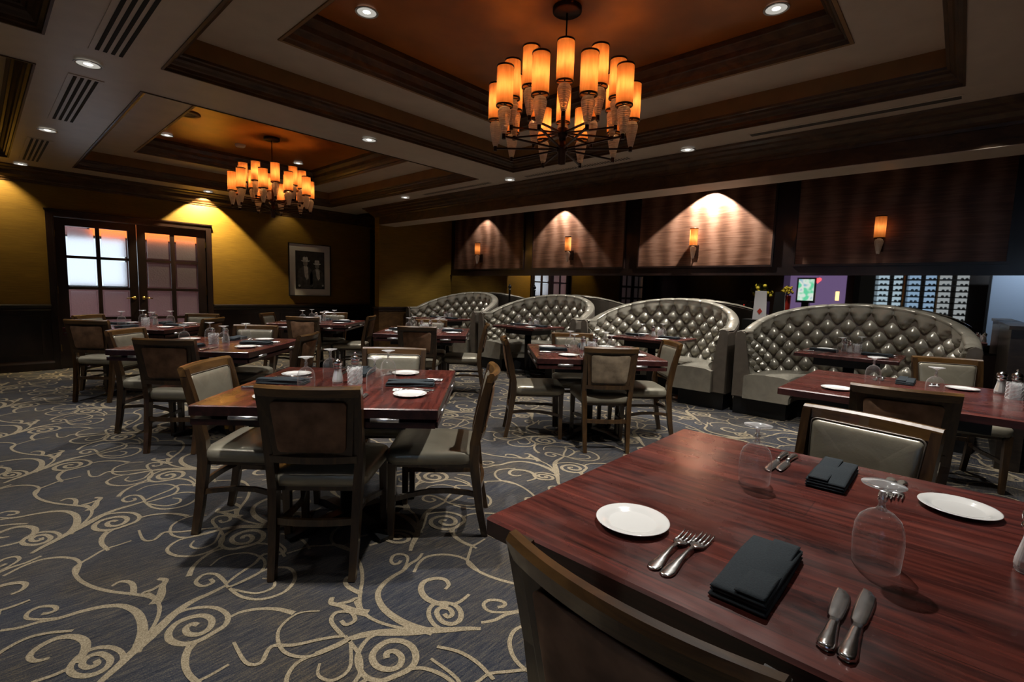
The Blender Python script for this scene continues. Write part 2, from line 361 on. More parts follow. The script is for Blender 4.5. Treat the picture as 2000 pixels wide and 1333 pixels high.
def pane_mat():
    m, t, b = nt('seeded_pane_glass')
    b.inputs['Base Color'].default_value = (.88,.85,.86,1); b.inputs['Roughness'].default_value = .42; b.inputs['Transmission Weight'].default_value = .96; b.inputs['IOR'].default_value = 1.12
    v = coords(t); n = N(t, 'ShaderNodeTexNoise', Scale=55.0, Detail=3.0); t.links.new(v, n.inputs['Vector']); bump(t, b, n.outputs[0], .5, .01); return m
m_pane = pane_mat()
m_bevel = simple('pane_bevel_glass', (.85,.85,.85), .1); 
_b = m_bevel.node_tree.nodes['Principled BSDF']; _b.inputs['Transmission Weight'].default_value = 1.0; _b.inputs['IOR'].default_value = 1.25

# ------------------------------------------------------------------ setting: floor with scroll carpet
HC = 2.74
S = 3.308
def unp(u, v):
    d = _r*((u-1000)/F_PX) - _u*((v-666.5)/F_PX) + _f
    t = -EYE/d.z; return (d.x*t, d.y*t)
STROKES = [ # points traced on one repeat of the carpet (x, y pairs), start/mid/end half-widths in metres
 ([(560,1425),(650,1333),(760,1235),(860,1140),(950,1060),(1040,975),(1130,890),(1240,815),(1360,760),(1470,705)], (.012,.030,.010)),
 ([(870,1150),(910,1060),(922,980),(900,905),(850,862),(770,840),(650,850),(520,880),(380,922),(260,945),(120,985),(0,1002)], (.028,.017,.010)),
 ([(940,1050),(1000,960),(1030,880),(1020,820),(965,785),(850,765),(720,750),(600,720),(515,675),(480,620),(500,580),(600,520),(680,475),(760,450),(850,420)], (.010,.012,.008)),
 ([(492,640),(515,580),(510,555),(470,535),(380,528),(260,545),(150,585),(60,630),(20,650)], (.010,.012,.010)),
 ([(1000,830),(1040,770),(1050,715),(1070,675),(1020,668)], (.032,.018,.014)),
 ([(1010,800),(960,770),(930,760),(990,735),(1045,700)], (.016,.016,.008)),
 ([(860,770),(862,715),(835,688),(775,686),(722,715)], (.018,.014,.008)),
 ([(1000,1015),(1080,935),(1180,875),(1300,852),(1400,857),(1468,900),(1460,960),(1390,1010),(1280,1070),(1180,1090),(1100,1065),(1092,1010),(1150,950),(1250,912),(1330,908),(1370,940),(1350,990),(1290,1025),(1220,1025),(1200,990),(1240,960),(1280,965)], (.010,.018,.016)),
 ([(1465,925),(1560,882),(1680,862),(1800,865),(1900,890)], (.010,.012,.018)),
 ([(1290,1060),(1225,1130),(1203,1210),(1222,1280),(1290,1345)], (.010,.012,.010)),
 ([(790,1220),(790,1150),(720,1112),(620,1116),(520,1160),(452,1240),(480,1288),(580,1293),(680,1250),(712,1190),(650,1152),(570,1172),(530,1220),(570,1243),(630,1220),(620,1195)], (.012,.016,.014)),
 ([(480,1215),(545,1140),(550,1075),(480,1042),(370,1052),(250,1110),(190,1170),(230,1200),(320,1180)], (.022,.018,.010)),
 ([(450,1245),(350,1290),(200,1340)], (.012,.012,.010)),
 ([(400,918),(260,930),(172,922),(190,880),(270,847),(350,847),(362,868),(320,888),(270,895)], (.008,.012,.012)),
]
STROKES_UP = [
 ([(930,165),(985,205),(1080,216),(1200,192),(1270,148),(1262,112),(1170,110),(1060,140),(935,178)], (.010,.012,.008)),
 ([(930,165),(1000,132),(1100,92),(1160,60),(1240,60),(1270,40),(1225,5)], (.010,.012,.008)),
 ([(950,180),(1060,196),(1150,178),(1165,152),(1115,145)], (.008,.010,.006)),
 ([(935,160),(900,130),(840,130),(792,155),(820,170),(872,158),(865,146)], (.012,.012,.012)),
 ([(880,100),(960,66),(1080,55),(1150,80),(1120,120),(1000,160),(930,175)], (.006,.010,.010)),
 ([(700,350),(655,400),(655,445),(700,485)], (.010,.011,.010)),
]
def cat(pts, k=7):
    P = [Vector((*p, 0)) for p in pts]; out = []
    for i in range(len(P)-1):
        p0 = P[max(i-1, 0)]; p1 = P[i]; p2 = P[i+1]; p3 = P[min(i+2, len(P)-1)]
        for j in range(k):
            t = j/k; out.append(.5*((2*p1) + (p2-p0)*t + (2*p0-5*p1+4*p2-p3)*t*t + (3*p1-p0-3*p2+p3)*t**3))
    out.append(P[-1]); return out
PER = (-0.055, 1.206); XPER = 1.205
def ribbons():
    base = []
    for grp, sh in ((STROKES, 0), (STROKES_UP, 0)):
        for pts, (w0, w1, w2) in grp:
            W = [unp(x/S, 930 + y/S) for x, y in pts]
            cu = cat(W, 5); n = len(cu); rb = []
            for i, p in enumerate(cu):
                t = (cu[min(i+1, n-1)] - cu[max(i-1, 0)]); t = t.normalized() if t.length > 1e-6 else Vector((1,0,0))
                a = i/(n-1); hw = w0 + (w1-w0)*min(1, a*2.2) if a < .5 else w1 + (w2-w1)*max(0, (a-.5)*2)**1.3; hw *= .68
                nn = Vector((-t.y, t.x, 0)); rb.append((p + nn*hw, p - nn*hw))
            base.append(rb)
            # round blob on the end
    return base
fl = G(); fl.box(-6.2, 9.0, -6.5, 9.6, -.1, 0.0)
fl.mi = 1
RB = ribbons(); XM = 0.695; zz = 0.0012; kk = 0
for j in range(-5, 9):
    for i in range(-4, 7):
        for mir in (0, 1):
            ox = i*XPER + j*PER[0]; oy = j*PER[1] - (.644 if mir else 0)
            cx0 = .4 + ox + (.7 if mir else 0); cy0 = 2.5 + oy
            if cx0 < -3.4 or cx0 > 7.4 or cy0 < -2.5 or cy0 > 10.2: continue
            for rb in RB:
                vs = []
                for a, b_ in rb:
                    for p in (a, b_):
                        x = (2*XM - p.x if mir else p.x) + ox; y = p.y + oy
                        vs.append((min(max(x, -6.1), 8.9), min(max(y, -6.4), 9.34), zz + (kk % 53)*.00003))
                kk += 1
                n = len(rb)
                fs = []
                for q in range(n-1):
                    A3, B3, C3, D3 = 2*q, 2*q+1, 2*q+3, 2*q+2
                    for tri in ((A3, B3, C3), (A3, C3, D3)):
                        (x1, y1, _), (x2, y2, _), (x3, y3, _) = vs[tri[0]], vs[tri[1]], vs[tri[2]]
                        cr = (x2-x1)*(y3-y1) - (y2-y1)*(x3-x1)
                        if abs(cr) > 1e-8: fs.append(tri if cr > 0 else tri[::-1])
                fl.add(vs, fs)
floor = fl.obj('floor', [m_carpet, m_scroll]); tag(floor, 'dark navy heathered carpet woven with tan scrolling vines', kind='structure')

# ------------------------------------------------------------------ ceiling
XB = [-6.0, -3.3, .36, .95, 4.54, 5.10]           # column edges of the coffer grid
def tray(g_c, g_w, g_f, g_t, x0, x1, y0, y1, deep=True):
    def rect(i, z): return [(x0+i, y0+i, z), (x1-i, y0+i, z), (x1-i, y1-i, z), (x0+i, y1-i, z)]
    def band(g, prof):
        for (i0, z0), (i1, z1) in zip(prof[:-1], prof[1:]):
            a = rect(i0, z0); b = rect(i1, z1)
            g.add(a + b, [(j, (j+1) % 4, 4+(j+1) % 4, 4+j) for j in range(4)])
    band(g_w, [(-.004, 2.739), (-.004, 2.733), (.010, 2.733), (.012, 2.752), (.030, 2.756), (.034, 2.776), (.045, 2.782), (.056, 2.800), (.074, 2.812), (.080, 2.828), (.096, 2.834), (.100, 2.850)])
    band(g_f, [(.100, 2.850), (.102, 2.970)])
    band(g_c, [(.102, 2.970), (.555, 2.970)])
    band(g_f, [(.555, 2.970), (.556, 2.962), (.578, 2.964)])  # lip coloured gold to stand in for chandelier glow on the edge
    band(g_w, [(.578, 2.964), (.590, 2.985), (.604, 2.990), (.616, 3.020), (.640, 3.050), (.652, 3.056), (.660, 3.090), (.690, 3.130), (.700, 3.134), (.706, 3.170)])
    a = rect(.70, 3.17); g_t.add(a, [(0, 1, 2, 3)])
gc, gw, gf, gt = G(), G(), G(), G()
TR = [(.95, 4.54, .115, 4.205), (.95, 4.54, 4.82, 8.77), (-3.3, .36, .115, 4.205), (-3.3, .36, 4.82, 8.77), (.95, 4.54, -4.6, -.5), (-3.3, .36, -4.6, -.5)]
for T in TR: tray(gc, gw, gf, gt, *T)
def cb(x0, x1, y0, y1): gc.box(x0, x1, y0, y1, HC, HC+.03)
for (y0, y1) in ((-6.3, -4.6), (-.5, .115), (4.205, 4.82), (8.77, 9.5)): cb(-6.1, 5.3, y0, y1)
for (y0, y1) in ((-4.6, -.5), (.115, 4.205), (4.82, 8.77)):
    cb(-6.1, -3.3, y0, y1); cb(.36, .95, y0, y1); cb(4.54, 5.3, y0, y1)
ceil = gc.obj('ceiling', m_ceil); tag(ceil, 'taupe painted coffered ceiling with stepped trays', kind='structure')
tag(gt.obj('ceiling', m_top), 'glossy bronze painted tops of the ceiling trays', kind='structure')
tag(gw.obj('trim_1', m_crown), 'stained wood mouldings lining the ceiling trays', kind='structure')
tag(gf.obj('trim_2', m_fascia), 'gold brown bands and glow-tinted lips inside the ceiling trays', kind='structure')
g = G(); g.box(-6.3, 9.0, -6.5, 9.7, 3.22, 3.3); tag(g.obj('ceiling', m_black), 'dark slab above the ceiling trays', kind='structure')
# ceiling over booths and over the side passage
g = G(); g.box(5.3, 9.0, -6.3, 9.5, 2.79, 2.82); tag(g.obj('ceiling', m_dark), 'dark ceiling above the booth bay', kind='structure')
# bulkhead over the booths: crown, fascia, soffit
g = G(); g.box(5.10, 5.45, -6.3, 8.05, 2.437, 2.80); tag(g.obj('trim_3', m_crown), 'dark wood beam running above the booths', kind='structure')
g = G(); g.box(5.10, 5.45, -6.3, 8.05, 2.432, 2.437); tag(g.obj('trim_4', m_ceil), 'pale painted underside of the booth beam', kind='structure')
def crownprof(d): return [(0, 2.575), (.012*d, 2.575), (.016*d, 2.598), (.034*d, 2.606), (.040*d, 2.622), (.075*d, 2.650), (.082*d, 2.668), (.118*d, 2.690), (.124*d, 2.705), (.160*d, 2.722), (.170*d, 2.738), (0, 2.739)]
g = G(); pr = crownprof(1)
R = [[(5.10 - a, y + (a if y > 0 else 0), z) for a, z in pr] for y in (-6.3, 8.2)]
g.rings(R); R = [[(5.10 - a, 8.2 + a, z) for a, z in pr], [(6.95, 8.2 + a, z) for a, z in pr]]; g.rings(R)
tag(g.obj('trim_5', m_crown), 'stepped wood crown moulding along the booth beam', kind='structure')
g = G(); R = [[(x, 9.35 - a, z - .03 if k < 6 else z) for k, (a, z) in enumerate(pr)] for x in (-6.0, 7.2)]; g.rings(R)
tag(g.obj('trim_6', m_crown), 'stepped wood crown moulding on the far wall', kind='structure')

# ------------------------------------------------------------------ walls
def wall_far():
    g = G()
    holes = [(.78, 2.63, 2.14), (-4.30, -2.45, 2.14)]
    xs = [-6.2, -4.30, -2.45, .78, 2.63, 5.75]
    for a, b_ in ((xs[0], xs[1]), (xs[2], xs[3]), (xs[4], xs[5])): g.box(a, b_, 9.35, 9.5, .9, 3.2)
    for a, b_ in ((xs[1], xs[2]), (xs[3], xs[4])): g.box(a, b_, 9.35, 9.5, 2.14, 3.2)
    g.box(5.75, 9.0, 9.35, 9.5, 2.42, 3.2); g.box(6.85, 9.0, 9.35, 9.5, 0, 2.42)
    return g
tag(wall_far().obj('wall_far', m_gold), 'golden grasscloth far wall with double glazed doors', kind='structure')
g = G(); gr = G(); gb = G()
for a, b_ in ((-6.2, -4.40), (-2.35, .70), (2.71, 5.75)):
    g.box(a, b_, 9.335, 9.5, 0, .9)
    gr.rings([[(x, y, z) for y, z in ((9.36, .83), (9.325, .835), (9.318, .85), (9.33, .862), (9.325, .880), (9.300, .888), (9.292, .905), (9.300, .918), (9.36, .92))] for x in (a, b_)])
    gb.rings([[(x, y, z) for y, z in ((9.36, 0), (9.305, 0), (9.305, .10), (9.318, .125), (9.322, .14), (9.36, .14))] for x in (a, b_)])
    n = max(1, round((b_-a)/1.1)); wd = (b_-a)/n
    for k in range(n):
        xa, xb_ = a + k*wd + .09, a + (k+1)*wd - .09
        gr.box(xa, xb_, 9.322, 9.34, .74, .765); gr.box(xa, xb_, 9.322, 9.34, .20, .225); gr.box(xa, xa+.025, 9.322, 9.34, .225, .74); gr.box(xb_-.025, xb_, 9.322, 9.34, .225, .74)
tag(g.obj('wall_far', m_dark), 'dark stained wainscot below the far wall', kind='structure')
tag(gr.obj('trim_7', m_dark), 'dark chair rail and panel beads on the far wall', kind='structure')
tag(gb.obj('baseboard_far', m_dark), 'dark baseboard of the far wall', kind='structure')
# end of far wall: door trim into a dark passage
g = G(); g.box(5.70, 5.78, 9.31, 9.36, 0, 2.42); g.box(5.70, 6.9, 9.31, 9.36, 2.42, 2.50)
tag(g.obj('trim_8', m_dark), 'thin dark trim at the passage opening right of the picture', kind='structure')
g = G(); g.box(5.6, 9.0, 11.0, 11.1, 0, 3); g.box(8.9, 9.0, 9.5, 11, 0, 3); tag(g.obj('wall_passage', m_dark), 'dark wall deep in the side passage', kind='structure')
# booth end wall (golden) with wainscot and rail
g = G(); g.box(5.10, 6.86, 8.05, 8.20, .90, 2.80); tag(g.obj('wall_column', m_gold), 'golden return wall at the end of the booth row', kind='structure')
g = G(); g.box(5.085, 6.86, 8.035, 8.215, 0, .90); tag(g.obj('wall_column', m_crown), 'brown stained lower part of the return wall', kind='structure')
g = G(); g.box(5.06, 6.86, 8.01, 8.24, .895, .925); g.box(5.07, 6.86, 8.02, 8.23, .85, .87); tag(g.obj('trim_9', m_dark), 'chair rail on the return wall', kind='structure')
# booth back wall at x = 6.85 : low wood, mirror band, wood rail, veneer panels
WX = 6.85
g = G(); g.box(WX+.01, 7.05, -6.3, 8.2, 0, .80); g.box(WX+.02, 7.05, -6.3, 8.2, .8, 1.58); g.box(WX, 7.05, -6.3, 8.2, 1.58, 2.82)
tag(g.obj('wall_booth', m_dark), 'dark wood panelled wall behind the booths', kind='structure')
g = G(); g.box(WX-.002, WX+.019, -6.2, 8.049, .80, 1.578); tag(g.obj('trim_10', m_mirror), 'long mirror band behind the booths', kind='structure')
g = G()
g.box(WX-.03, WX, -6.2, 8.05, 1.58, 1.60); g.box(WX-.012, WX, -6.2, 8.05, 1.60, 1.68)
PAN = [(.64, 1.89), (2.755, 1.89), (4.865, 1.89), (6.98, 1.95), (-1.47, 1.89), (-3.58, 1.89), (-5.5, 1.6)]
gv = G()
for c, wd in PAN:
    a, b_ = c - wd/2, c + wd/2
    b_ = min(b_, 8.0)
    gv.box(WX-.010, WX, a+.02, b_-.02, 1.71, 2.785)
    for (p, q, z0, z1) in ((a, b_, 1.69, 1.715), (a, a+.022, 1.715, 2.785), (b_-.022, b_, 1.715, 2.785)): g.box(WX-.026, WX, p, q, z0, z1)
tag(g.obj('trim_11', m_dark), 'dark rails and beads framing the wall panels', kind='structure')
tag(gv.obj('wall_booth', m_veneer), 'copper brown figured veneer panels above the mirror', kind='structure')
# left wall and back walls (seen in the mirror)
g = G()
for a, b_ in ((-6.5, -.1), (2.55, 2.75), (4.55, 9.5)): g.box(-6.2, -5.0, a, b_, 0, 3.2)
g.box(-6.2, -5.0, -.1, 2.55, 0, .6); g.box(-6.2, -5.0, -.1, 4.55, 2.3, 3.2)
tag(g.obj('wall_left', m_dark), 'dark wall across the room with openings to the bar', kind='structure')
g = G(); g.box(-6.3, 9.0, -6.6, -6.4, 0, 3.2); tag(g.obj('wall_back', m_gold), 'golden wall behind the viewer', kind='structure')
# low partition at the right end of booth row
m_part = wood('partition_wood', (.010,.006,.003), (.022,.013,.007), (.038,.023,.013), rough=.4, scale=(2, 2, 9), coat=.2)
g = G(); g.box(5.35, 6.84, -.44, -.30, 0, 1.10); g.box(5.33, 6.845, -.455, -.285, 1.10, 1.13)
tag(g.obj('low_partition', m_part), 'low brown wood partition beside the rightmost booth', 'partition')

# ------------------------------------------------------------------ doors
def double_door(xo, num):
    root = empty('door_%d' % num, (xo, 9.35, 0)); tag(root, kind='structure')
    g = G()
    for a, b_, z0, z1 in ((-.08, 0, 0, 2.14), (1.85, 1.93, 0, 2.14), (-.08, 1.93, 2.14, 2.22)): g.box(a, b_, -.03, .02, z0, z1)
    g.box(-.095, 1.945, -.045, .02, 2.215, 2.235); g.box(-.015, .0, -.04, .1, 0, 2.14); g.box(1.85, 1.865, -.04, .1, 0, 2.14); g.box(-.015, 1.865, -.04, .1, 2.14, 2.155)
    g.obj('door_casing', m_dark, root)
    for s in (0, 1):
        x0 = .004 + s*.925; x1 = x0 + .918
        g = G(); y0, y1 = .01, .055
        pc = [(.115, .44), (.487, .812)] if s == 0 else [(.105, .428), (.487, .80)]
        zr = [(2.02, 1.61), (1.572, 1.17), (1.13, .73), (.69, .29)]
        cols = [0] + [v for c in pc for v in c] + [.918]
        g.box(x0, x0+pc[0][0], y0, y1, 0.005, 2.13); g.box(x0+pc[1][1], x1, y0, y1, .005, 2.13); g.box(x0+pc[0][0], x0+pc[1][1], y0, y1, 2.02, 2.13); g.box(x0+pc[0][0], x0+pc[1][1], y0, y1, .005, .29)
        g.box(x0+pc[0][1], x0+pc[1][0], y0+.005, y1-.005, .29, 2.02)
        for k in range(3):
            for c in pc: g.box(x0+c[0], x0+c[1], y0+.005, y1-.005, zr[k+1][0], zr[k][1])
        leaf = g.obj('door_leaf', m_dark, root)
        for zt, zb in zr:
            for c in pc:
                q = G(); q.box(x0+c[0]+.022, x0+c[1]-.022, .030, .036, zb+.022, zt-.022)
                q.mi = 1
                for (a, b_, z0, z1) in ((c[0], c[1], zb, zb+.022), (c[0], c[1], zt-.022, zt), (c[0], c[0]+.022, zb+.022, zt-.022), (c[1]-.022, c[1], zb+.022, zt-.022)): q.box(x0+a, x0+b_, .028, .038, z0, z1)
                q.obj('door_pane', [m_pane, m_bevel], leaf)
        hx = x1 - .055 if s == 0 else x0 + .055
        q = G(); q.rings([[(hx + .026*math.cos(a), y, 1.015 + .026*math.sin(a)) for a in [2*PI*k/14 for k in range(14)]] for y in (.012, .004)])
        q.tube([(hx, .004, 1.015), (hx, -.035, 1.015)], .008); q.tube([(hx, -.038, 1.015), (hx + (-.05 if s == 0 else .05), -.04, 1.018), (hx + (-.105 if s == 0 else .105), -.036, 1.008)], [.010, .008, .007])
        tag(q.obj('door_handle', m_brass, leaf, True), 'brass lever handle')
        for z in (.30, 1.12, 1.90):
            xh = x0 - .004 if s == 0 else x1 + .004
            q = G(); q.box(xh-.010, xh+.010, -.004, .012, z-.05, z+.05); q.obj('hinge', m_brass, leaf)
double_door(.775, 1); double_door(-4.30, 2)
# red corridor behind the doors, glow panels added to colour the panes
g = G(); g.box(-6.2, 5.5, 11.6, 11.7, -.1, 3.0); g.box(-6.2, 5.5, 9.6, 11.6, -.1, -.0); g.box(-6.2, 5.5, 9.5, 11.6, 2.9, 3.0); g.box(5.4, 5.5, 9.5, 11.6, 0, 3)
m_red = simple('corridor_red', (.42,.31,.33), .6)
tag(g.obj('wall_corridor', m_red), 'reddish corridor glimpsed through the glazed doors', kind='structure')
def panel_light(name, x0, x1, z0, z1, y, col, s, label, cat='sign'):
    g = G(); g.box(x0-.03, x1+.03, y, y+.05, z0-.03, z1+.03); root = g.obj(name, m_frame)
    q = G(); q.box(x0, x1, y-.006, y+.0, z0, z1); q.obj('lit_face', emit('lit_face_'+name+str(round(x0, 1)), col, s), root); tag(root, label, cat)
panel_light('pane_backlight', .35, 1.75, 1.18, 1.95, 10.6, (.72,.86,1.0), 1.5, 'added white glow panel behind the left glazed door', 'light panel')
panel_light('pane_backlight', 1.35, 3.1, 2.02, 2.5, 10.9, (1.0,.22,.05), 2.2, 'added orange glow band behind the top of the glazed doors', 'light panel')
a = bpy.data.lights.new('corridor_light', 'AREA'); a.energy = 45; a.size = 2.5; a.size_y = .6; a.shape = 'RECTANGLE'; a.color = (1.0,.78,.78)
ao = bpy.data.objects.new('corridor_light', a); C.objects.link(ao); ao.location = (1.6, 10.4, 2.85)
a2 = bpy.data.objects.new('corridor_light', a); C.objects.link(a2); a2.location = (-3.4, 10.4, 2.85)

# ------------------------------------------------------------------ picture
root = empty('framed_picture', (4.39, 9.345, 1.577)); tag(root, 'black framed black and white photo of two people in pale cowboy hats', 'picture')
g = G(); hw, hh = .413, .497
for a, b_, c, d in ((-hw, hw, hh-.014, hh), (-hw, hw, -hh, -hh+.014), (-hw, -hw+.014, -hh+.014, hh-.014), (hw-.014, hw, -hh+.014, hh-.014)): g.box(a, b_, -.03, 0, c, d)
g.obj('frame', m_frame, root)
g = G(); g.box(-hw+.012, hw-.012, -.014, -.002, -hh+.012, hh-.012); g.obj('mat_board', m_matte, root)
g = G(); g.box(-.285, .285, -.017, -.013, -.36, .36); ph = g.obj('photo_print', m_pdark, root)
def flat(g, pts, y): g.add([(x, y, z) for x, z in pts], [tuple(range(len(pts)))])
def oval(cx, cz, a, b_, n=16): return [(cx + a*math.cos(2*PI*k/n), cz + b_*math.sin(2*PI*k/n)) for k in range(n)]
g = G()
FIG = ((-.095, 1.05, .13), (.135, .98, .085))
for cx, k, hz in FIG:   # jackets: shoulders, body, arms
    flat(g, [(cx-.05*k, hz-.06), (cx-.125*k, hz-.12), (cx-.15*k, -.10), (cx-.14*k, -.29), (cx-.09*k, -.30), (cx-.085*k, -.345), (cx+.10*k, -.345), (cx+.10*k, -.30), (cx+.135*k, -.28), (cx+.135*k, -.08), (cx+.115*k, hz-.12), (cx+.05*k, hz-.06)], -.0182)
g.obj('dark_jackets', simple('photo_jacket', (.07,.07,.07), .6, noise=.4, nscale=18), ph)
g = G()
for cx, k, hz in FIG:   # shirt fronts
    flat(g, [(cx-.035*k, hz-.06), (cx-.012*k, -.13), (cx+.02*k, -.19), (cx+.055*k, -.16), (cx+.05*k, hz-.09), (cx+.03*k, hz-.055)], -.0186)
    flat(g, oval(cx-.115*k, -.30, .022, .022), -.0186); flat(g, oval(cx+.115*k, -.29, .020, .020), -.0186)
g.obj('pale_shirts', m_pwhite, ph)
g = G()
for cx, k, hz in FIG: flat(g, oval(cx, hz, .042*k, .060*k), -.0188)
g.obj('faces', m_pgrey, ph)
g = G()
for cx, k, hz in FIG:   # hats: brim then crown
    flat(g, [(cx-.088*k, hz+.050*k), (cx-.06*k, hz+.028*k), (cx, hz+.022*k), (cx+.06*k, hz+.028*k), (cx+.088*k, hz+.050*k), (cx+.05*k, hz+.050*k), (cx, hz+.046*k), (cx-.05*k, hz+.050*k)], -.0190)
    flat(g, [(cx-.050*k, hz+.044*k), (cx+.050*k, hz+.044*k), (cx+.044*k, hz+.105*k), (cx+.018*k, hz+.118*k), (cx, hz+.105*k), (cx-.02*k, hz+.118*k), (cx-.046*k, hz+.102*k)], -.0191)
g.obj('pale_hats', m_pwhite, ph)

# ------------------------------------------------------------------ ceiling fixtures
def make_down():
    root = empty('downlight')
    g = G(); g.lathe([(.078, -.004), (.080, -.001), (.064, .0), (.064, -.004), (.078, -.004)], 28); g.obj('trim_ring', m_trimring, root, True)
    g = G(); g.lathe([(.064, -.001), (.060, .004), (.020, .0065)], 28, cap1=True); g.obj('reflector', m_cloth_can, root, True)
    g = G(); g.lathe([(.026, .0), (.018, -.004), (.001, -.006)], 20); g.obj('lens', m_led, root, True)
    return root
DL_LAB = {0: 'recessed downlight on the ceiling beam between the slotted vents, nearest vent', 1: 'recessed downlight on the left beam between the second and third slotted vents',
 4: 'recessed downlight on the beam between the two chandelier trays', 5: 'recessed downlight at the beam crossing above the second booth', 6: 'recessed downlight on the booth side beam right of the large chandelier',
 7: 'small recessed downlight on the booth side beam past the pierced grille', 8: 'large recessed downlight in the near tray left of the chandelier', 9: 'large recessed downlight in the near tray right of the chandelier',
 12: 'recessed downlight in the far tray left of the small chandelier', 13: 'recessed downlight in the far tray right of the small chandelier', 16: 'recessed downlight at the top edge on the near tray ring'}
proto = None
def add_down(x, y, z, label):
    global proto
    if proto is None: proto = make_down(); o = proto
    else: o = copy_tree(proto)
    o.location = (x, y, z - .0085 if z > 2.75 else z - .0085); tag(o, label, 'downlight', 'recessed ceiling downlights'); return o
for i, d in enumerate(DOWN):
    if i in DL_LAB: add_down(d[0], d[1], d[2], DL_LAB[i])
add_down(2.60, 9.05, HC, 'recessed downlight above the golden hot spot right of the doors'); add_down(.48, 9.10, HC, 'recessed downlight over the far left end of the far wall')
# slot vents in left beam
def slot_vent(y0, y1, label, xc):
    root = empty('slot_vent', (xc, (y0+y1)/2, HC-.004)); tag(root, label, 'vent', 'slotted ceiling vents')
    L = (y1-y0)/2
    g = G(); g.box(-.10, .10, -L-.03, L+.03, 0, .004); g.obj('vent_plate', m_ceil, root)
    for k in range(4):
        g = G(); x = -.060 + k*.040; g.box(x-.010, x+.010, -L, L, -.0025, .0); g.obj('slot', m_black, root)
slot_vent(2.80, 4.20, 'nearest four slot ceiling vent at the top left', .665); slot_vent(4.86, 6.28, 'middle four slot ceiling vent on the left beam', .63); slot_vent(7.35, 8.74, 'farthest four slot ceiling vent on the left beam', .55)
def grille(y0, y1, x, label):
    root = empty('linear_grille', (x, (y0+y1)/2, HC-.003)); tag(root, label, 'vent', 'linear ceiling grilles'); L = (y1-y0)/2
    g = G(); g.box(-.055, .055, -L, L, 0, .003); n = int(2*L/.034); g.mi = 1
    for k in range(n):
        if 'plain' in label: g.box(-.032, .032, -L+.01, L-.01, -.002, 0); break
        y = -L + .03 + k*(2*L-.06)/(n-1); g.box(-.035, .035, y-.008, y+.008, -.002, 0)
    g.obj('grille_face', [m_ceil, m_slotg], root)
m_slotg = simple('grille_slot_grey', (.05,.04,.03), .7)
grille(2.74, 4.24, 4.80, 'pierced linear grille behind the large chandelier'); grille(4.83, 6.31, 4.78, 'pierced linear grille left of the beam crossing'); grille(.12, 1.54, 4.78, 'plain linear grille at the right over the booth side beam')
g = G(); g.lathe([(.11, 0), (.13, -.004), (.12, -.012), (.075, -.012), (.07, 0)], 30); o = g.obj('ceiling_speaker', m_fascia, None, True, (1.72, 6.62, 3.169)); tag(o, 'round flush ceiling speaker left in the far tray', 'speaker')
q = G(); q.lathe([(.07, -.010), (.001, -.011)], 26); q.obj('speaker_grille', simple('speaker_grille_mat', (.05,.022,.008), .6), o, True)
g = G(); g.lathe([(.001, -.035), (.050, -.033), (.062, -.020), (.064, 0)], 24); o = g.obj('smoke_detector', m_white, None, True, (2.55, 7.45, 3.169)); tag(o, 'round pale smoke detector beside the small chandelier', 'smoke detector')
q = G(); q.lathe([(.066, -.002), (.070, -.001), (.070, 0)], 24); q.obj('base_ring', m_white, o, True)

# ------------------------------------------------------------------ chandeliers
ORANGE = (1.0, .50, .17)
def candle_lamp(parent, x, y, zb, a):
    # zb: bottom of the shade; returns nothing
    g = G(); g.lathe([(.0525, 0), (.0525, .235)], 26, x, y, zb); sh = g.obj('lamp_shade', m_shade, parent, True)
    g = G()
    g.lathe([(.050, -.005), (.055, -.005), (.055, .005), (.050, .005), (.050, -.005)], 26, x, y, zb)
    g.tube([(x-.05*math.cos(a), y-.05*math.sin(a), zb+.004), (x+.05*math.cos(a), y+.05*math.sin(a), zb+.004)], .003, 6)
    g.tube([(x+.05*math.sin(a), y-.05*math.cos(a), zb+.004), (x-.05*math.sin(a), y+.05*math.cos(a), zb+.004)], .003, 6)
    tag(g.obj('shade_ring', m_bronze, parent, True), 'dark bronze ring of the shade')
    g = G(); g.lathe([(.050, .230), (.055, .230), (.055, .240), (.050, .240), (.050, .230)], 26, x, y, zb); g.obj('shade_ring', m_bronze, parent, True)
    g = G(); g.lathe([(.014, -.168), (.020, -.15), (.040, -.055), (.043, -.032), (.034, -.010), (.014, .0)], 14, x, y, zb-.004); g.obj('crystal_drop', m_crystal, parent, False)
    g = G(); g.tube([(x, y, zb-.175), (x, y, zb+.05)], .005, 6); g.lathe([(.010, 0), (.010, .04)], 10, x, y, zb+.05, True, True); g.obj('candle_rod', m_bronze, parent, True)
    g = G(); g.sphere((x, y, zb+.112), .014, 10, 6, sz=1.6); g.obj('bulb', m_bulb, parent, True)
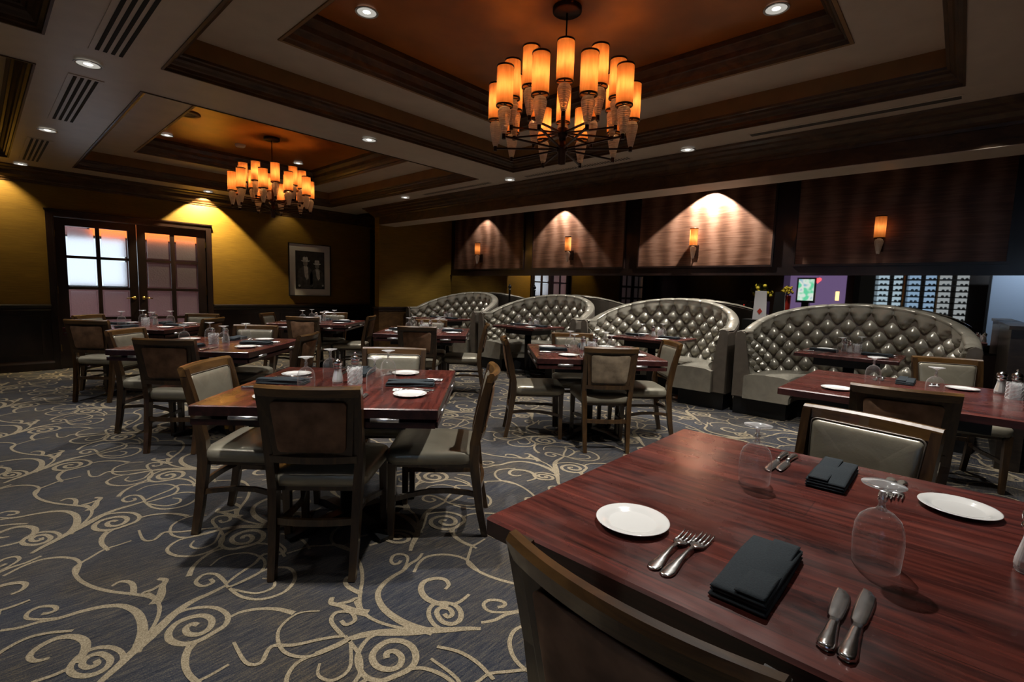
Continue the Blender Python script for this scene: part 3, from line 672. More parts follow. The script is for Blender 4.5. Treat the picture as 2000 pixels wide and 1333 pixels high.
def chandelier(cx, cy, e, label):
    root = empty('chandelier', (cx, cy, 0)); tag(root, label, 'chandelier')
    g = G(); g.lathe([(.001, 3.135), (.085, 3.137), (.097, 3.145), (.097, 3.170)], 30); g.obj('canopy', m_bronze, root, True)
    g = G(); g.tube([(0, 0, 3.14), (0, 0, 2.50)], .0055, 8); g.obj('stem', m_bronze, root, True)
    g = G(); g.lathe([(.012, 2.53), (.016, 2.49), (.016, 2.40), (.036, 2.395), (.036, 2.345), (.024, 2.34), (.024, 2.285), (.038, 2.28), (.038, 2.245), (.026, 2.24), (.026, 2.16), (.001, 2.155)], 20); g.obj('hub', m_bronze, root, True)
    vd = math.atan2(2.11, 2.76) + PI
    for tier, (r, z, zb, off) in enumerate(((.36, 2.37, 2.552, 0), (.46, 2.263, 2.448, 18))):
        for k in range(10):
            a = vd + math.radians(36*k + off); x, y = r*math.cos(a), r*math.sin(a)
            g = G(); g.tube([(.03*math.cos(a), .03*math.sin(a), z - .004), (x, y, z)], .008, 6, rect=(.012, .010)); g.tube([(x, y, z-.018), (x, y, z+.022)], .012, 8)
            arm = g.obj('arm', m_bronze, root)
            candle_lamp(arm, x, y, zb, a)
            point('candle_light', (cx + x, cy + y, zb+.112), e, (1.0, .53, .19), .016)
chandelier(2.765, 2.11, 5.0, 'large bronze chandelier with two rings of amber cylinder shades, nearest')
chandelier(2.70, 6.78, 6.0, 'smaller looking bronze chandelier with amber shades in the far ceiling tray')

# ------------------------------------------------------------------ wall sconces
def sconce(y, e, label):
    root = empty('wall_sconce', (WX-.012, y, 1.98)); tag(root, label, 'sconce', 'amber wall sconces over the booths')
    g = G(); g.box(-.014, 0, -.035, .035, -.14, .02); g.tube([(-.01, 0, -.05), (-.06, 0, -.045), (-.115, 0, -.02)], .009, 8); g.obj('wall_bracket', m_bronze, root)
    candle_lamp(root, -.115, 0, .0, 0)
    point('sconce_light', (WX-.012-.115, y, 1.98+.112), e, (1.0, .66, .34), .016)
sconce(7.12, 1.2, 'farthest left wall sconce, above the booth nearest the golden wall'); sconce(4.93, 1.6, 'second wall sconce from the left, above the second booth')
sconce(2.80, 4.0, 'brightest wall sconce, on the lit copper panel'); sconce(.73, 2.0, 'rightmost wall sconce on the dark panel')

# ------------------------------------------------------------------ booths
def booth_proto():
    root = empty('curved_booth')
    # inner ellipse path; local origin at centre line of booth front, x into the wall
    X0, AX, AY = 5.86, .86, .985
    nU, nV = 300, 66
    ts = np.linspace(-.06, 1.06, nU)
    def path(s):
        # s in [0,1] along half ellipse; small straight extensions outside
        if s < 0: th = 0; ex = s*3.0
        elif s > 1: th = PI; ex = -(s-1)*3.0
        else: th = PI*s; ex = 0
        x = X0 + AX*math.sin(th)**.92 if 0 < th < PI else X0
        y = AY*math.cos(th)
        nx, ny = math.sin(th)/AX, math.cos(th)/AY; L = math.hypot(nx, ny); return x + ex, y, nx/L, ny/L, th
    P = [path(s) for s in ts]
    arc = [0]
    for i in range(1, nU): arc.append(arc[-1] + math.hypot(P[i][0]-P[i-1][0], P[i][1]-P[i-1][1]))
    tot = arc[-1]; NP = 15.0
    verts = []; faces = []
    sections = []
    for i in range(nU):
        x, y, nx, ny, th = P[i]
        zt = .935 + .325*max(0, math.sin(th))**.9
        ap = arc[i]/tot*NP
        rowp = []
        r = .040
        for j in range(nV+1):
            v = j/nV
            z = .44 + (zt - r - .44)*v
            off = -.165 + .085*v           # inner face leans outward
            bb = v/.86*3.0
            if bb <= 3.0: s_ = ap + bb; t_ = ap - bb; pil = (abs(math.sin(PI*s_))*abs(math.sin(PI*t_)))**.50; fade = 1.0
            else: pil = abs(math.sin(PI*ap))**(1.0 - .78*min(1, (bb-3)/.22)); fade = 1 - .55*(bb-3)/.5
            bd = 0
            d = .078*pil*fade + .078*(1-fade)*.7
            rowp.append((x + nx*(off - d + .03), y + ny*(off - d + .03), z))
        # roll over
        oi = off - .078*(.72+.28*pil) + .03
        for k in range(1, 8):
            a = PI*k/8; rr = .5*(0 - oi)
            oc = oi + rr - rr*math.cos(a); zz_ = zt - r + r*math.sin(a)*(1 - .25*(1-pil))
            rowp.append((x + nx*oc, y + ny*oc, zz_))
        sections.append(rowp)
    m = len(sections[0])
    for sct in sections: verts += sct
    for i in range(nU-1):
        for j in range(m-1): faces.append((i*m+j, (i+1)*m+j, (i+1)*m+j+1, i*m+j+1))
    # end faces
    faces.append(tuple(range(m-1, -1, -1))); faces.append(tuple((nU-1)*m + j for j in range(m)))
    mesh_obj('tufted_backrest', verts, faces, m_leather_b, root, True)
    # outer shell
    verts = []; faces = []; sel = list(range(0, nU, 4)) + [nU-1]
    for i in sel:
        x, y, nx, ny, th = P[i]; zt = .935 + .325*max(0, math.sin(th))**.9
        for off, z in ((-.175, .19), (-.16, .46), (-.085, zt-.055), (-.02, zt-.035), (.004, zt-.045), (.010, .5), (.010, .19)): verts.append((x + nx*off, y + ny*off, z))
    n = len(sel)
    for i in range(n-1):
        for j in range(6): faces.append((i*7+j, i*7+j+1, (i+1)*7+j+1, (i+1)*7+j))
        faces.append((i*7+6, i*7, (i+1)*7, (i+1)*7+6))
    faces.append(tuple(range(7))); faces.append(tuple((n-1)*7 + j for j in range(6, -1, -1)))
    tag(mesh_obj('outer_shell', verts, faces, m_leather_o, root), 'smooth brown grey leather outside of the booth')
    # front end panels: rounded tapering pads
    for sg, i in ((1, 0), (-1, nU-1)):
        x, y, nx, ny, th = P[i]; g = G(); R = []
        for dx, ins in ((0, 0), (-.022, .002), (-.030, .012)):
            prof = [(-.172, .20), (.008, .20), (.008, .87), (-.006, .915), (-.045, .930), (-.088, .905), (-.105, .80), (-.160, .47)]
            cxm = -.08; R.append([(x + dx, y + ny*(o + (cxm-o)*ins*6), z + (.5-z)*ins*.5) for o, z in prof])
        g.rings(R); tag(g.obj('end_panel', m_leather_o, root), 'tapered leather end panel')
    # seat
    verts = []; faces = []; prof = [(-.13, .20), (-.13, .445), (-.20, .468), (-.34, .475), (-.50, .470), (-.565, .455), (-.590, .425), (-.595, .30), (-.580, .26), (-.578, .20)]
    n = 0; k = len(prof)
    for s in np.linspace(-.06, 1.06, 80):
        x, y, nx, ny, th = path(float(s)); 
        if s < 0 or s > 1: x -= (.10 if s in (-.06, 1.06) else .10*min(1, (abs(s-.5)-.5)/.06))
        e = 1.0
        for off, z in prof: verts.append((x + nx*off*e, y + ny*off*e, z))
        n += 1
    for i in range(n-1):
        for j in range(k-1): faces.append((i*k+j, (i+1)*k+j, (i+1)*k+j+1, i*k+j+1))
    faces.append(tuple(range(k-1, -1, -1))); faces.append(tuple((n-1)*k + j for j in range(k)))
    mesh_obj('seat', verts, faces, m_leather_b, root, False)
    # base
    verts = []; faces = []; n = 0
    for s in np.linspace(-.06, 1.06, 50):
        x, y, nx, ny, th = path(float(s))
        for off, z in ((-.01, 0), (-.01, .205), (-.54, .205), (-.54, 0)): verts.append((x + nx*off, y + ny*off, z))
        n += 1
    for i in range(n-1):
        for j in range(4): faces.append((i*4+j, i*4+(j+1) % 4, (i+1)*4+(j+1) % 4, (i+1)*4+j))
    faces.append((3, 2, 1, 0)); faces.append(tuple((n-1)*4+j for j in range(4)))
    tag(mesh_obj('toe_kick', verts, faces, m_pedestal, root), 'black recessed base')
    return root
bp = booth_proto()
BC = [(.82, 'rightmost pewter tufted booth, largest in view'), (2.88, 'pewter tufted booth second from the right, under the bright sconce'),
      (4.94, 'pewter tufted booth second from the left'), (6.99, 'leftmost pewter tufted booth against the golden wall')]
for i, (cy, lab) in enumerate(BC):
    o = bp if i == 0 else copy_tree(bp)
    o.location = (0, cy, 0); tag(o, lab, 'booth', 'curved tufted booths along the mirror wall')

# ------------------------------------------------------------------ tables
def table45():
    root = empty('dining_table'); h = .53
    g = G(); g.bevbox(-h, h, -h, h, .715, .76, .005); g.m = [1]*9 + [0]*9; g.obj('tabletop', [m_table, m_tedge], root)
    for s in range(4):
        g = G(); a = s*PI/2
        # folded flap: circular segment under each edge with long straight outer side
        n = 12; R0 = []; 
        pts = [(-h+.012, -h+.002), (h-.012, -h+.002)] + [((h-.012)*math.cos(PI*k/n), -h+.002 + .20*math.sin(PI*k/n)) for k in range(1, n)]
        ca, sa = math.cos(a), math.sin(a)
        def rot(p, z): return (p[0]*ca - p[1]*sa, p[0]*sa + p[1]*ca, z)
        g.rings([[rot(p, .674) for p in pts], [rot(p, .700) for p in pts]])
        tag(g.obj('folded_flap', m_tedge, root), 'dark flap folded under the edge')
        for x in (-.30, .30):
            q = G(); q.tube([rot((x-.062, -h+.004), .707), rot((x+.062, -h+.004), .707)], .0105, 12); tag(q.obj('metal_clip', m_clip, root, True), 'bright metal hinge clip')
    g = G(); g.box(-.36, .36, -.36, .36, .62, .674); g.obj('apron', m_pedestal, root)
    g = G(); g.lathe([(.05, .04), (.05, .62)], 20, cap0=True, cap1=True); g.obj('pedestal', m_pedestal, root, True)
    g = G()
    for k in range(4):
        a = PI/4 + k*PI/2; g.tube([(0, 0, .045), (.22*math.cos(a), .22*math.sin(a), .035), (.34*math.cos(a), .34*math.sin(a), .012)], .02, 6, rect=[(.07, .05), (.06, .035), (.05, .022)])
    g.obj('pedestal_foot', m_pedestal, root)
    return root
def table_plain(hx, hy, th=.045, seg='dining_table'):
    root = empty(seg)
    g = G(); g.bevbox(-hx, hx, -hy, hy, .76-th, .76, .006); g.m = [1]*9 + [0]*9; g.obj('tabletop', [m_table, m_tedge], root)
    g = G(); g.box(-hx+.15, hx-.15, -hy+.15, hy-.15, .64, .76-th); g.obj('apron', m_pedestal, root)
    g = G(); g.lathe([(.05, .04), (.05, .64)], 20, cap0=True, cap1=True); g.obj('pedestal', m_pedestal, root, True)
    g = G()
    for k in range(4):
        a = PI/4 + k*PI/2; g.tube([(0, 0, .045), (.2*math.cos(a), .2*math.sin(a), .035), (.30*math.cos(a), .30*math.sin(a), .012)], .02, 6, rect=[(.07, .05), (.06, .035), (.05, .022)])
    g.obj('pedestal_foot', m_pedestal, root)
    return root
# name, x, y, rotation, kind
TAB = {
 'centre': (1.33, 2.385, PI/4), 'mid': (3.74, 2.45, PI/4), 'left': (1.38, 4.72, PI/4), 'farleft': (1.35, 7.05, PI/4), 'back': (3.38, 6.92, PI/4), 'pillar': (3.78, 4.92, PI/4)}
TLAB = {'centre': 'red brown square table in the left centre, nearest of the clipped tables', 'mid': 'dark red square table in front of the middle booths', 'left': 'red square table just behind and left of the centre table',
 'farleft': 'dark square table nearest the glazed doors', 'back': 'dark square table below the framed picture', 'pillar': 'dark square table beside the golden return wall'}
tp45 = None
for k, (x, y, r) in TAB.items():
    o = table45() if tp45 is None else copy_tree(tp45); tp45 = tp45 or o
    o.location = (x, y, 0); o.rotation_euler = (0, 0, r); tag(o, TLAB[k], 'table', 'square dining tables set cornerwise')
fore = table_plain(.535, .55, .042); fore.location = (1.32, .235, 0); fore.rotation_euler = (0, 0, PI/2); tag(fore, 'large red brown plank table in the right foreground', 'table')
right = table_plain(.54, .54, .042); right.location = (3.74, .225, 0); right.rotation_euler = (0, 0, PI/2); tag(right, 'red brown table behind the foreground table at the right edge', 'table')
tpb = None
BLAB = ['small table inside the rightmost booth', 'small table inside the booth second from the right', 'small table inside the booth second from the left', 'small table inside the leftmost booth']
for i, (cy, _) in enumerate(BC):
    o = table_plain(.37, .42, .035) if tpb is None else copy_tree(tpb); tpb = tpb or o
    o.location = (5.88 - (.14 if i else 0), cy - .04, 0); tag(o, BLAB[i], 'table', 'booth tables')

# ------------------------------------------------------------------ chairs
def make_chair(suede):
    root = empty('dining_chair')
    def bk(x, z, off=0):
        # back surface: z .48 -> .86, curved in plan, leaning backwards
        t = (z-.46)/.40; y0 = -.215 - .075*t; return (x, y0 - .030*(1-(x/.21)**2) + off, z)
    for sx in (-1, 1):
        g = G(); g.tube([(sx*.172, -.275, 0), (sx*.176, -.245, .15), (sx*.182, -.212, .40), (sx*.190, -.212, .50), (sx*.195, -.240, .66), (sx*.202, -.286, .852)], 0, rect=[(.030,.032),(.034,.038),(.038,.050),(.038,.048),(.034,.042),(.030,.036)], up=(0,1,0))
        g.obj('leg', m_chair, root)
        g = G(); g.tube([(sx*.205, .205, 0), (sx*.205, .200, .405)], 0, rect=[(.028,.028),(.042,.042)], up=(0,1,0)); g.obj('leg', m_chair, root)
    # top rail
    g = G(); R = []
    xs = np.linspace(-.217, .217, 15)
    for x in xs:
        a = bk(x, .868); b_ = bk(x, .822); R.append([(x, b_[1]-.014, .822), (x, b_[1]+.014, .822), (x, a[1]+.016, .860), (x, a[1]+.006, .869), (x, a[1]-.010, .869), (x, a[1]-.018, .858)])
    g.rings(R); tag(g.obj('top_rail', m_chairtop, root), 'curved honey brown top rail')
    g = G(); R = []
    for x in np.linspace(-.185, .185, 13):
        a = bk(x, .552); b_ = bk(x, .520); R.append([(x, b_[1]-.011, .520), (x, b_[1]+.011, .520), (x, a[1]+.011, .552), (x, a[1]-.011, .552)])
    g.rings(R); g.obj('lower_rail', m_chair, root)
    # inner frame + pads
    def pad(hx, z0, z1, layers, r=.02):
        pts = rrect(hx, (z1-z0)/2, r, 6); zc = (z0+z1)/2; R = []
        for ins, off in layers:
            f = 1 - ins/hx; fz = 1 - ins/((z1-z0)/2)
            ring = []
            for (x, zz2) in pts:
                x2 = x*f; z2 = zc + zz2*fz; x3 = x2*(1 + .14*(z2-zc)/.3); ring.append(bk(x3, z2, off))
            R.append(ring)
        return R
    g = G(); g.rings(pad(.178, .548, .826, [(0, -.009), (0, .009)], .004)); g.obj('back_panel_frame', m_chair, root)
    g = G(); g.rings(pad(.167, .558, .820, [(.0, .006), (.0, .022), (.006, .030), (.02, .036), (.05, .040), (.10, .042)])); tag(g.obj('back_cushion', m_leather, root, True), 'pewter leather back cushion')
    g = G(); R = pad(.170, .555, .823, [(0, .022)])[0]; R = R + [R[0]]; g.tube(R, .0035, 6, cap=False); g.obj('piping', m_leather_o, root, True)
    g = G(); R = pad(.150, .572, .800, [(.0, -.006), (.0, -.0115), (.004, -.013), (.06, -.014)]); R = [list(reversed(r_)) for r_ in R]; g.rings(R); tag(g.obj('back_panel', suede, root, True), 'brown suede rear panel' if suede is m_suede else 'tan suede rear panel')
    # seat
    def outline(ins, z):
        pts = rrect(.225 - ins, .225 - ins, .06, 7, 0, .01, .06); return [(x, y, z) for x, y in pts]
    g = G(); g.rings([outline(.022, .392), outline(.004, .400), outline(0, .420), outline(.0, .445), outline(.006, .456), outline(.02, .466), outline(.05, .473), outline(.10, .477), outline(.16, .479)]); tag(g.obj('seat', m_leather, root, True), 'pewter leather seat cushion')
    g = G(); g.box(-.185, .185, -.19, .195, .372, .394); g.obj('seat_frame', m_chair, root)
    for sx in (-1, 1):
        g = G(); g.tube([(sx*.203, .195, .21), (sx*.185, .13, .222), (sx*.150, .02, .232), (sx*.150, -.08, .235), (sx*.165, -.18, .232), (sx*.178, -.235, .225)], 0, rect=(.018, .024)); g.obj('stretcher', m_chair, root)
    g = G(); R = [(x, -.235 - .02*(1-(x/.17)**2), .255) for x in np.linspace(-.175, .175, 9)]; g.tube(R, 0, rect=(.018, .030)); g.obj('stretcher', m_chair, root)
    return root
ch_b = make_chair(m_suede); ch_t = make_chair(m_suede2); used = {'b': False, 't': False}
def chair(x, y, face_deg, label, kind='b'):
    # x,y: seat centre; face_deg: world direction the sitter looks
    src = ch_b if kind == 'b' else ch_t
    o = src if not used[kind] else copy_tree(src); used[kind] = True
    o.location = (x, y, 0); o.rotation_euler = (0, 0, math.radians(face_deg - 90)); tag(o, label, 'chair', 'dining chairs with pewter leather seats'); return o
def chair_at(tab, side, dist, label, kind='b', dev=0, slide=0):
    # side: 'near' (towards camera), 'left', 'right', 'far'; dist = distance of backrest from table centre
    cx, cy, _ = TAB[tab]; ang = {'near': 225, 'left': 135, 'right': -45, 'far': 45}[side]
    d = dist - .30; a = math.radians(ang); b_ = a + PI/2
    return chair(cx + d*math.cos(a) + slide*math.cos(b_), cy + d*math.sin(a) + slide*math.sin(b_), ang + 180 + dev, label, kind)
chair_at('centre', 'near', .60, 'brown suede backed chair, back to us, at the near side of the centre table')
chair_at('centre', 'left', .755, 'chair on the left side of the centre table, pewter backrest turned to us', dev=0)
chair_at('centre', 'right', .77, 'chair on the right side of the centre table, seen edge on with a sunlit seat', dev=0)
chair_at('centre', 'far', .79, 'chair across the centre table, its pewter back above the glasses', slide=-.09)
chair_at('mid', 'near', .59, 'tan suede backed chair with its back to us at the table before the middle booths', 't', slide=.05)
chair_at('mid', 'left', .78, 'chair on the left of the table before the middle booths, seen edge on')
chair_at('mid', 'right', .765, 'chair right of the table before the middle booths, beside the booth seat', 't')
chair_at('mid', 'far', .70, 'chair across the table before the middle booths, cream back behind the goblets', slide=.05)
chair_at('left', 'near', .68, 'dark backed chair with its back to us at the table left of the centre table')
chair_at('left', 'left', .76, 'chair on the left of the table behind the centre table, pale leather back tilted')
chair_at('left', 'right', .80, 'chair on the right of the table behind the centre table, small curved brown back')
chair_at('left', 'far', .74, 'chair across the table behind the centre table, pewter back beside the dark napkin')
chair_at('farleft', 'near', .76, 'leftmost dark backed chair with its back to us, near the glazed doors', slide=-.10)
chair_at('farleft', 'left', .68, 'chair hidden mostly behind the leftmost dark chair, pale top showing')
chair_at('farleft', 'far', .77, 'chair across the table by the glazed doors, pale back near the right door', slide=-.20)
chair_at('farleft', 'right', .77, 'chair on the right of the table by the glazed doors, curved brown top')
chair_at('back', 'near', .64, 'dark chair with its back to us below the framed picture')
chair_at('back', 'left', .76, 'chair on the left of the table below the picture, pewter back facing right')
chair_at('back', 'right', .77, 'chair on the right of the table below the picture, seen edge on')
chair_at('back', 'far', .69, 'chair across the table below the picture, pewter back against the wainscot')
chair_at('pillar', 'near', .71, 'dark chair with its back to us at the table by the golden return wall')
chair_at('pillar', 'right', .77, 'chair between the return wall table and the second booth, bright seat')
chair_at('pillar', 'far', .64, 'chair across the return wall table, pale back behind the clustered glasses')
chair(3.325, .21, 8, 'dark backed chair at the right table, seen from behind over the foreground table')
chair(1.895, .28, 167, 'pewter backed chair facing us across the foreground table')
chair(4.78, -.05, 200, 'pewter backed chair facing us across the right table, before the rightmost booth')
chair(.88, .30, -4, 'chair in the bottom foreground, curved brown top rail cut by the frame')

# ------------------------------------------------------------------ tableware prototypes
def goblet():
    root = empty('wine_goblet')
    # stands upside down: rim on the table, foot in the air
    g = G(); g.lathe([(.0385, .0), (.0395, .002), (.0415, .03), (.0425, .055), (.0405, .080), (.034, .098), (.022, .110), (.010, .117), (.006, .119)], 30); g.obj('bowl', m_glass, root, True)
    g = G(); g.lathe([(.010, .116), (.0065, .122), (.005, .130), (.0085, .136), (.0045, .142), (.005, .152), (.010, .159)], 16); g.obj('stem', m_stem, root, True)
    g = G(); g.lathe([(.007, .157), (.020, .162), (.036, .1655), (.037, .167), (.020, .167), (.001, .167)], 30); g.obj('foot', m_stem, root, True)
    return root
def shaker(kind):
    root = empty('salt_shaker' if kind == 's' else 'pepper_mill')
    prof = [(.027, .003), (.0285, .010), (.028, .022), (.0235, .045), (.019, .068), (.0185, .078), (.022, .088)]
    g = G(); g.lathe(prof, 10); g.obj('glass_body', m_cutglass, root)
    g = G(); g.lathe([(.001, .004)] + [(r-.004, z) for r, z in prof[1:6]] + [(.001, .076)], 10); tag(g.obj('filling', m_salt if kind == 's' else m_pepper, root), 'white salt filling' if kind == 's' else 'dark pepper filling')
    g = G(); g.lathe([(.023, .086), (.0245, .090), (.0245, .094), (.019, .096), (.0245, .104), (.0255, .113), (.022, .124), (.012, .132), (.001, .134)], 24); g.obj('chrome_cap', m_chrome, root, True)
    if kind == 'p': g = G(); g.lathe([(.004, .132), (.004, .137), (.008, .141), (.008, .147), (.001, .151)], 14); g.obj('knob', m_chrome, root, True)
    g = G(); g.lathe([(.001, .0), (.0275, .0), (.0275, .004)], 20); g.obj('base_ring', m_stem, root, True)
    return root
def tumbler():
    root = empty('cut_glass_holder'); g = G(); n = 16
    R = []
    for k in range(9):
        z = .002 + k*.0115
        R.append([( (.037 + (.0035 if (j + k) % 2 else -.001))*math.cos(2*PI*j/n), (.037 + (.0035 if (j + k) % 2 else -.001))*math.sin(2*PI*j/n), z) for j in range(n)])
    g.rings(R, True, False); g.obj('glass_wall', m_cutglass, root)
    g = G()
    for k in range(6): x = -.022 + k*.0088; g.box(x, x+.006, -.022, .022, .006, .080 + .004*(k % 3))
    tag(g.obj('sugar_packets', m_sweet, root), 'white sugar packets standing in the glass')
    return root
def plate():
    root = empty('bread_plate')
    g = G(); g.lathe([(.001, .004), (.050, .004), (.054, .0045), (.060, .009), (.078, .0125), (.0815, .0125), (.082, .0115), (.060, .004), (.050, .0005), (.001, .0005)], 48); g.obj('plate_body', m_china, root, True)
    return root
def plate_single():
    g = G(); g.lathe([(.001, .0045), (.050, .0045), (.054, .0050), (.060, .009), (.078, .0125), (.0815, .0125), (.082, .0115), (.060, .004), (.050, .0005), (.001, .0005)], 48); return g.obj('bread_plate', m_china, None, True)
def napkin():
    root = empty('folded_napkin')
    def slab(g, z0, z1, hx, hy, dx, wob):
        R = []; n = 22
        for k in range(n):
            t = k/(n-1); x = -hx + 2*hx*t
            zz0 = z0; zz1 = z1 + .0022*math.sin(t*7+wob) ; hyy = hy*(1 + .02*math.sin(t*5+wob)); e = min(1, 6*t+.45, 6*(1-t)+.45)
            zm = (zz0+zz1)/2; hh = (zz1-zz0)/2*e
            R.append([(x + dx, -hyy + .003, zm-hh), (x + dx, hyy - .002, zm-hh), (x + dx, hyy + .001, zm-hh*.3), (x + dx, hyy, zm+hh*.5), (x + dx, hyy - .006, zm+hh), (x + dx, 0, zm+hh*1.05), (x + dx, -hyy + .005, zm+hh), (x + dx, -hyy, zm)])
        g.rings(R)
    g = G(); slab(g, .0005, .0085, .127, .047, 0, 0); slab(g, .0082, .0165, .125, .045, .002, 2); slab(g, .0160, .0250, .124, .046, -.001, 4); g.obj('cloth_layers', m_napkin, root, True)
    g = G(); slab(g, .0242, .0275, .122, .024, 0, 1); g.v = [(x, y - .018, z) for x, y, z in g.v]; g.obj('top_fold', m_napkin, root, True)
    return root
def strip(g, st, th):
    # st: list of (x, halfwidth, zcentre, yoff)
    R = []
    for x, hw_, z, yo in st:
        hw_ *= 1.22; yo *= 1.22
        R.append([(x, yo-hw_, z-th*.2), (x, yo-hw_*.6, z-th/2), (x, yo+hw_*.6, z-th/2), (x, yo+hw_, z-th*.2), (x, yo+hw_*.75, z+th/2), (x, yo, z+th*.62), (x, yo-hw_*.75, z+th/2)])
    g.rings(R)
def fork(L, name):
    root = empty(name); k = L/.21
    g = G(); strip(g, [(0, .004, .0025, 0), (.006*k, .0095, .0025, 0), (.020*k, .0115, .003, 0), (.040*k, .0095, .0045, 0), (.070*k, .0055, .0075, 0), (.100*k, .0035, .0100, 0), (.130*k, .0038, .0085, 0)], .0036); tag(g.obj('handle', m_steel, root, True), None)
    g = G(); strip(g, [(.128*k, .0038, .0087, 0), (.137*k, .008, .0068, 0), (.146*k, .0125, .0048, 0), (.160*k, .0132, .0036, 0)], .0026)
    for j in range(4):
        y = -.0108 + j*.0072; strip(g, [(.158*k, .0023, .0037, y*.97), (.180*k, .0020, .0036, y), (.200*k, .0017, .0056, y*.98), (.210*k, .0008, .0078, y*.96)], .0022)
    g.obj('tines', m_steel, root, True); return root
def knife(L, name):
    root = empty(name); k = L/.235
    g = G(); strip(g, [(0, .005, .005, 0), (.006*k, .0100, .005, 0), (.020*k, .0110, .0055, 0), (.050*k, .0085, .006, 0), (.085*k, .0068, .006, 0), (.100*k, .0062, .006, 0)], .009); g.obj('handle', m_steel, root, True)
    g = G(); strip(g, [(.099*k, .0060, .0058, 0), (.108*k, .0062, .005, .0), (.118*k, .0095, .0045, .001), (.150*k, .0108, .0040, .001), (.190*k, .0112, .0040, .001), (.215*k, .0100, .0040, .0015), (.230*k, .0060, .0040, .004), (.235*k, .0012, .0040, .008)], .0022); g.obj('blade', m_steel, root, True); return root
PROTO = {}
def inst(key, maker, x, y, z, rz, label, cat, group):
    if key not in PROTO: PROTO[key] = maker(); o = PROTO[key]
    else: o = copy_tree(PROTO[key])
    o.location = (x, y, z); o.rotation_euler = (0, 0, rz); tag(o, label, cat, group); return o
TZ = .7605
def setting(cx, cy, ang, half, tlab, slab_, items='pfnkg', jit=0.0):
    # ang: direction from table centre to the sitter
    ux, uy = math.cos(ang), math.sin(ang); lx, ly = uy, -ux       # sitter faces -u; sitter's left
    lx, ly = -(-uy), -(ux); 
    # facing f=-u ; left = rot90(f) = (-fy, fx) = (uy, -ux)
    lx, ly = uy, -ux
    rzf = math.atan2(-uy, -ux)
    rnd = random.Random(hash((round(cx, 2), round(cy, 2), round(ang, 2))) & 0xffff)
    def at(a, b_): 
        a += rnd.uniform(-jit, jit); b_ += rnd.uniform(-jit, jit)
        return cx + ux*(half-a) + lx*b_, cy + uy*(half-a) + ly*b_
    def J(v): return rzf + rnd.uniform(-v, v)
    who = '%s of the %s' % (slab_, tlab)
    who = who.replace('table in the ', '').replace('left side of the rightmost booth', 'left of the rightmost booth table')
    if 'p' in items: x, y = at(.215, .275) if jit == 0 else at(.17, .25); inst('plate', plate_single, x, y, TZ, 0, 'round white bread plate at the ' + who, 'plate', 'white bread plates')
    if 'f' in items:
        x, y = at(.070, .155); inst('sfork', lambda: fork(.19, 'salad_fork'), x, y, TZ, J(.02)-.0, 'shorter steel fork at the ' + who, 'fork', 'steel forks')
        x, y = at(.065, .128); inst('dfork', lambda: fork(.215, 'dinner_fork'), x, y, TZ, J(.02), 'longer steel fork at the ' + who, 'fork', 'steel forks')
    if 'n' in items: x, y = at(.195, .0); inst('napkin', napkin, x, y, TZ, J(.05 if jit else .0), 'folded slate grey napkin at the ' + who, 'napkin', 'slate napkins')
    if 'k' in items:
        x, y = at(.055, -.13); inst('bknife', lambda: knife(.20, 'butter_knife'), x, y, TZ, J(.02), 'shorter steel knife at the ' + who, 'knife', 'steel knives')
        x, y = at(.050, -.157); inst('dknife', lambda: knife(.235, 'dinner_knife'), x, y, TZ, J(.02), 'longer steel knife at the ' + who, 'knife', 'steel knives')
    if 'g' in items: x, y = at(.405, -.155) if jit == 0 else at(.36, -.16); inst('goblet', goblet, x, y, TZ, rnd.uniform(0, 3), 'upturned clear wine goblet at the ' + who, 'goblet', 'upturned goblets')
def condiments(cx, cy, tlab, rot=0, dx=0, dy=0, P3=((-.05, .05), (.06, .045), (.0, -.045))):
    def R(x, y): return cx + dx + x*math.cos(rot) - y*math.sin(rot), cy + dy + x*math.sin(rot) + y*math.cos(rot)
    x, y = R(*P3[0]); inst('salt', lambda: shaker('s'), x, y, TZ, .2, 'white salt shaker with chrome dome on the ' + tlab, 'salt shaker', 'salt shakers')
    x, y = R(*P3[1]); inst('pepper', lambda: shaker('p'), x, y, TZ, .5, 'dark pepper mill with chrome knob on the ' + tlab, 'pepper mill', 'pepper mills')
    x, y = R(*P3[2]); inst('tumbler', tumbler, x, y, TZ, .1, 'cut glass sugar holder on the ' + tlab, 'sugar holder', 'cut glass sugar holders')
TN = {'centre': 'centre table', 'mid': 'table before the middle booths', 'left': 'table behind the centre table', 'farleft': 'table by the glazed doors', 'back': 'table below the picture', 'pillar': 'table by the return wall'}
for k, (x, y, r) in TAB.items():
    for nm, ang in (('near side', 225), ('left side', 135), ('right side', -45), ('far side', 45)):
        setting(x, y, math.radians(ang), .53, TN[k], nm, 'pfnkg', .012)
    if k == 'centre': condiments(x, y, TN[k], 0, 0, 0, ((-.035, .06), (.12, .15), (.03, -.005)))
    else: condiments(x, y, TN[k], -PI/4 + .1)
setting(1.32, .235, PI, .55, 'foreground table', 'near side', 'pfnkg', 0.0)
setting(1.32, .235, 0, .55, 'foreground table', 'far side', 'pfnkg', 0.0)
inst('salt', lambda: shaker('s'), 1.372, -.150, TZ, .3, 'clear glass shaker cut by the right edge of the photo on the foreground table', 'salt shaker', 'salt shakers')
setting(3.74, .225, PI, .54, 'right table', 'near side', 'pfnkg', 0.0)
setting(3.74, .225, 0, .54, 'right table', 'far side', 'pfnkg', 0.0)
condiments(4.02, -.255, 'right table', 0, 0, 0, ((.06, .04), (.10, -.025), (-.10, -.01)))
BN = ['table in the rightmost booth', 'table in the booth second from the right', 'table in the booth second from the left', 'table in the leftmost booth']
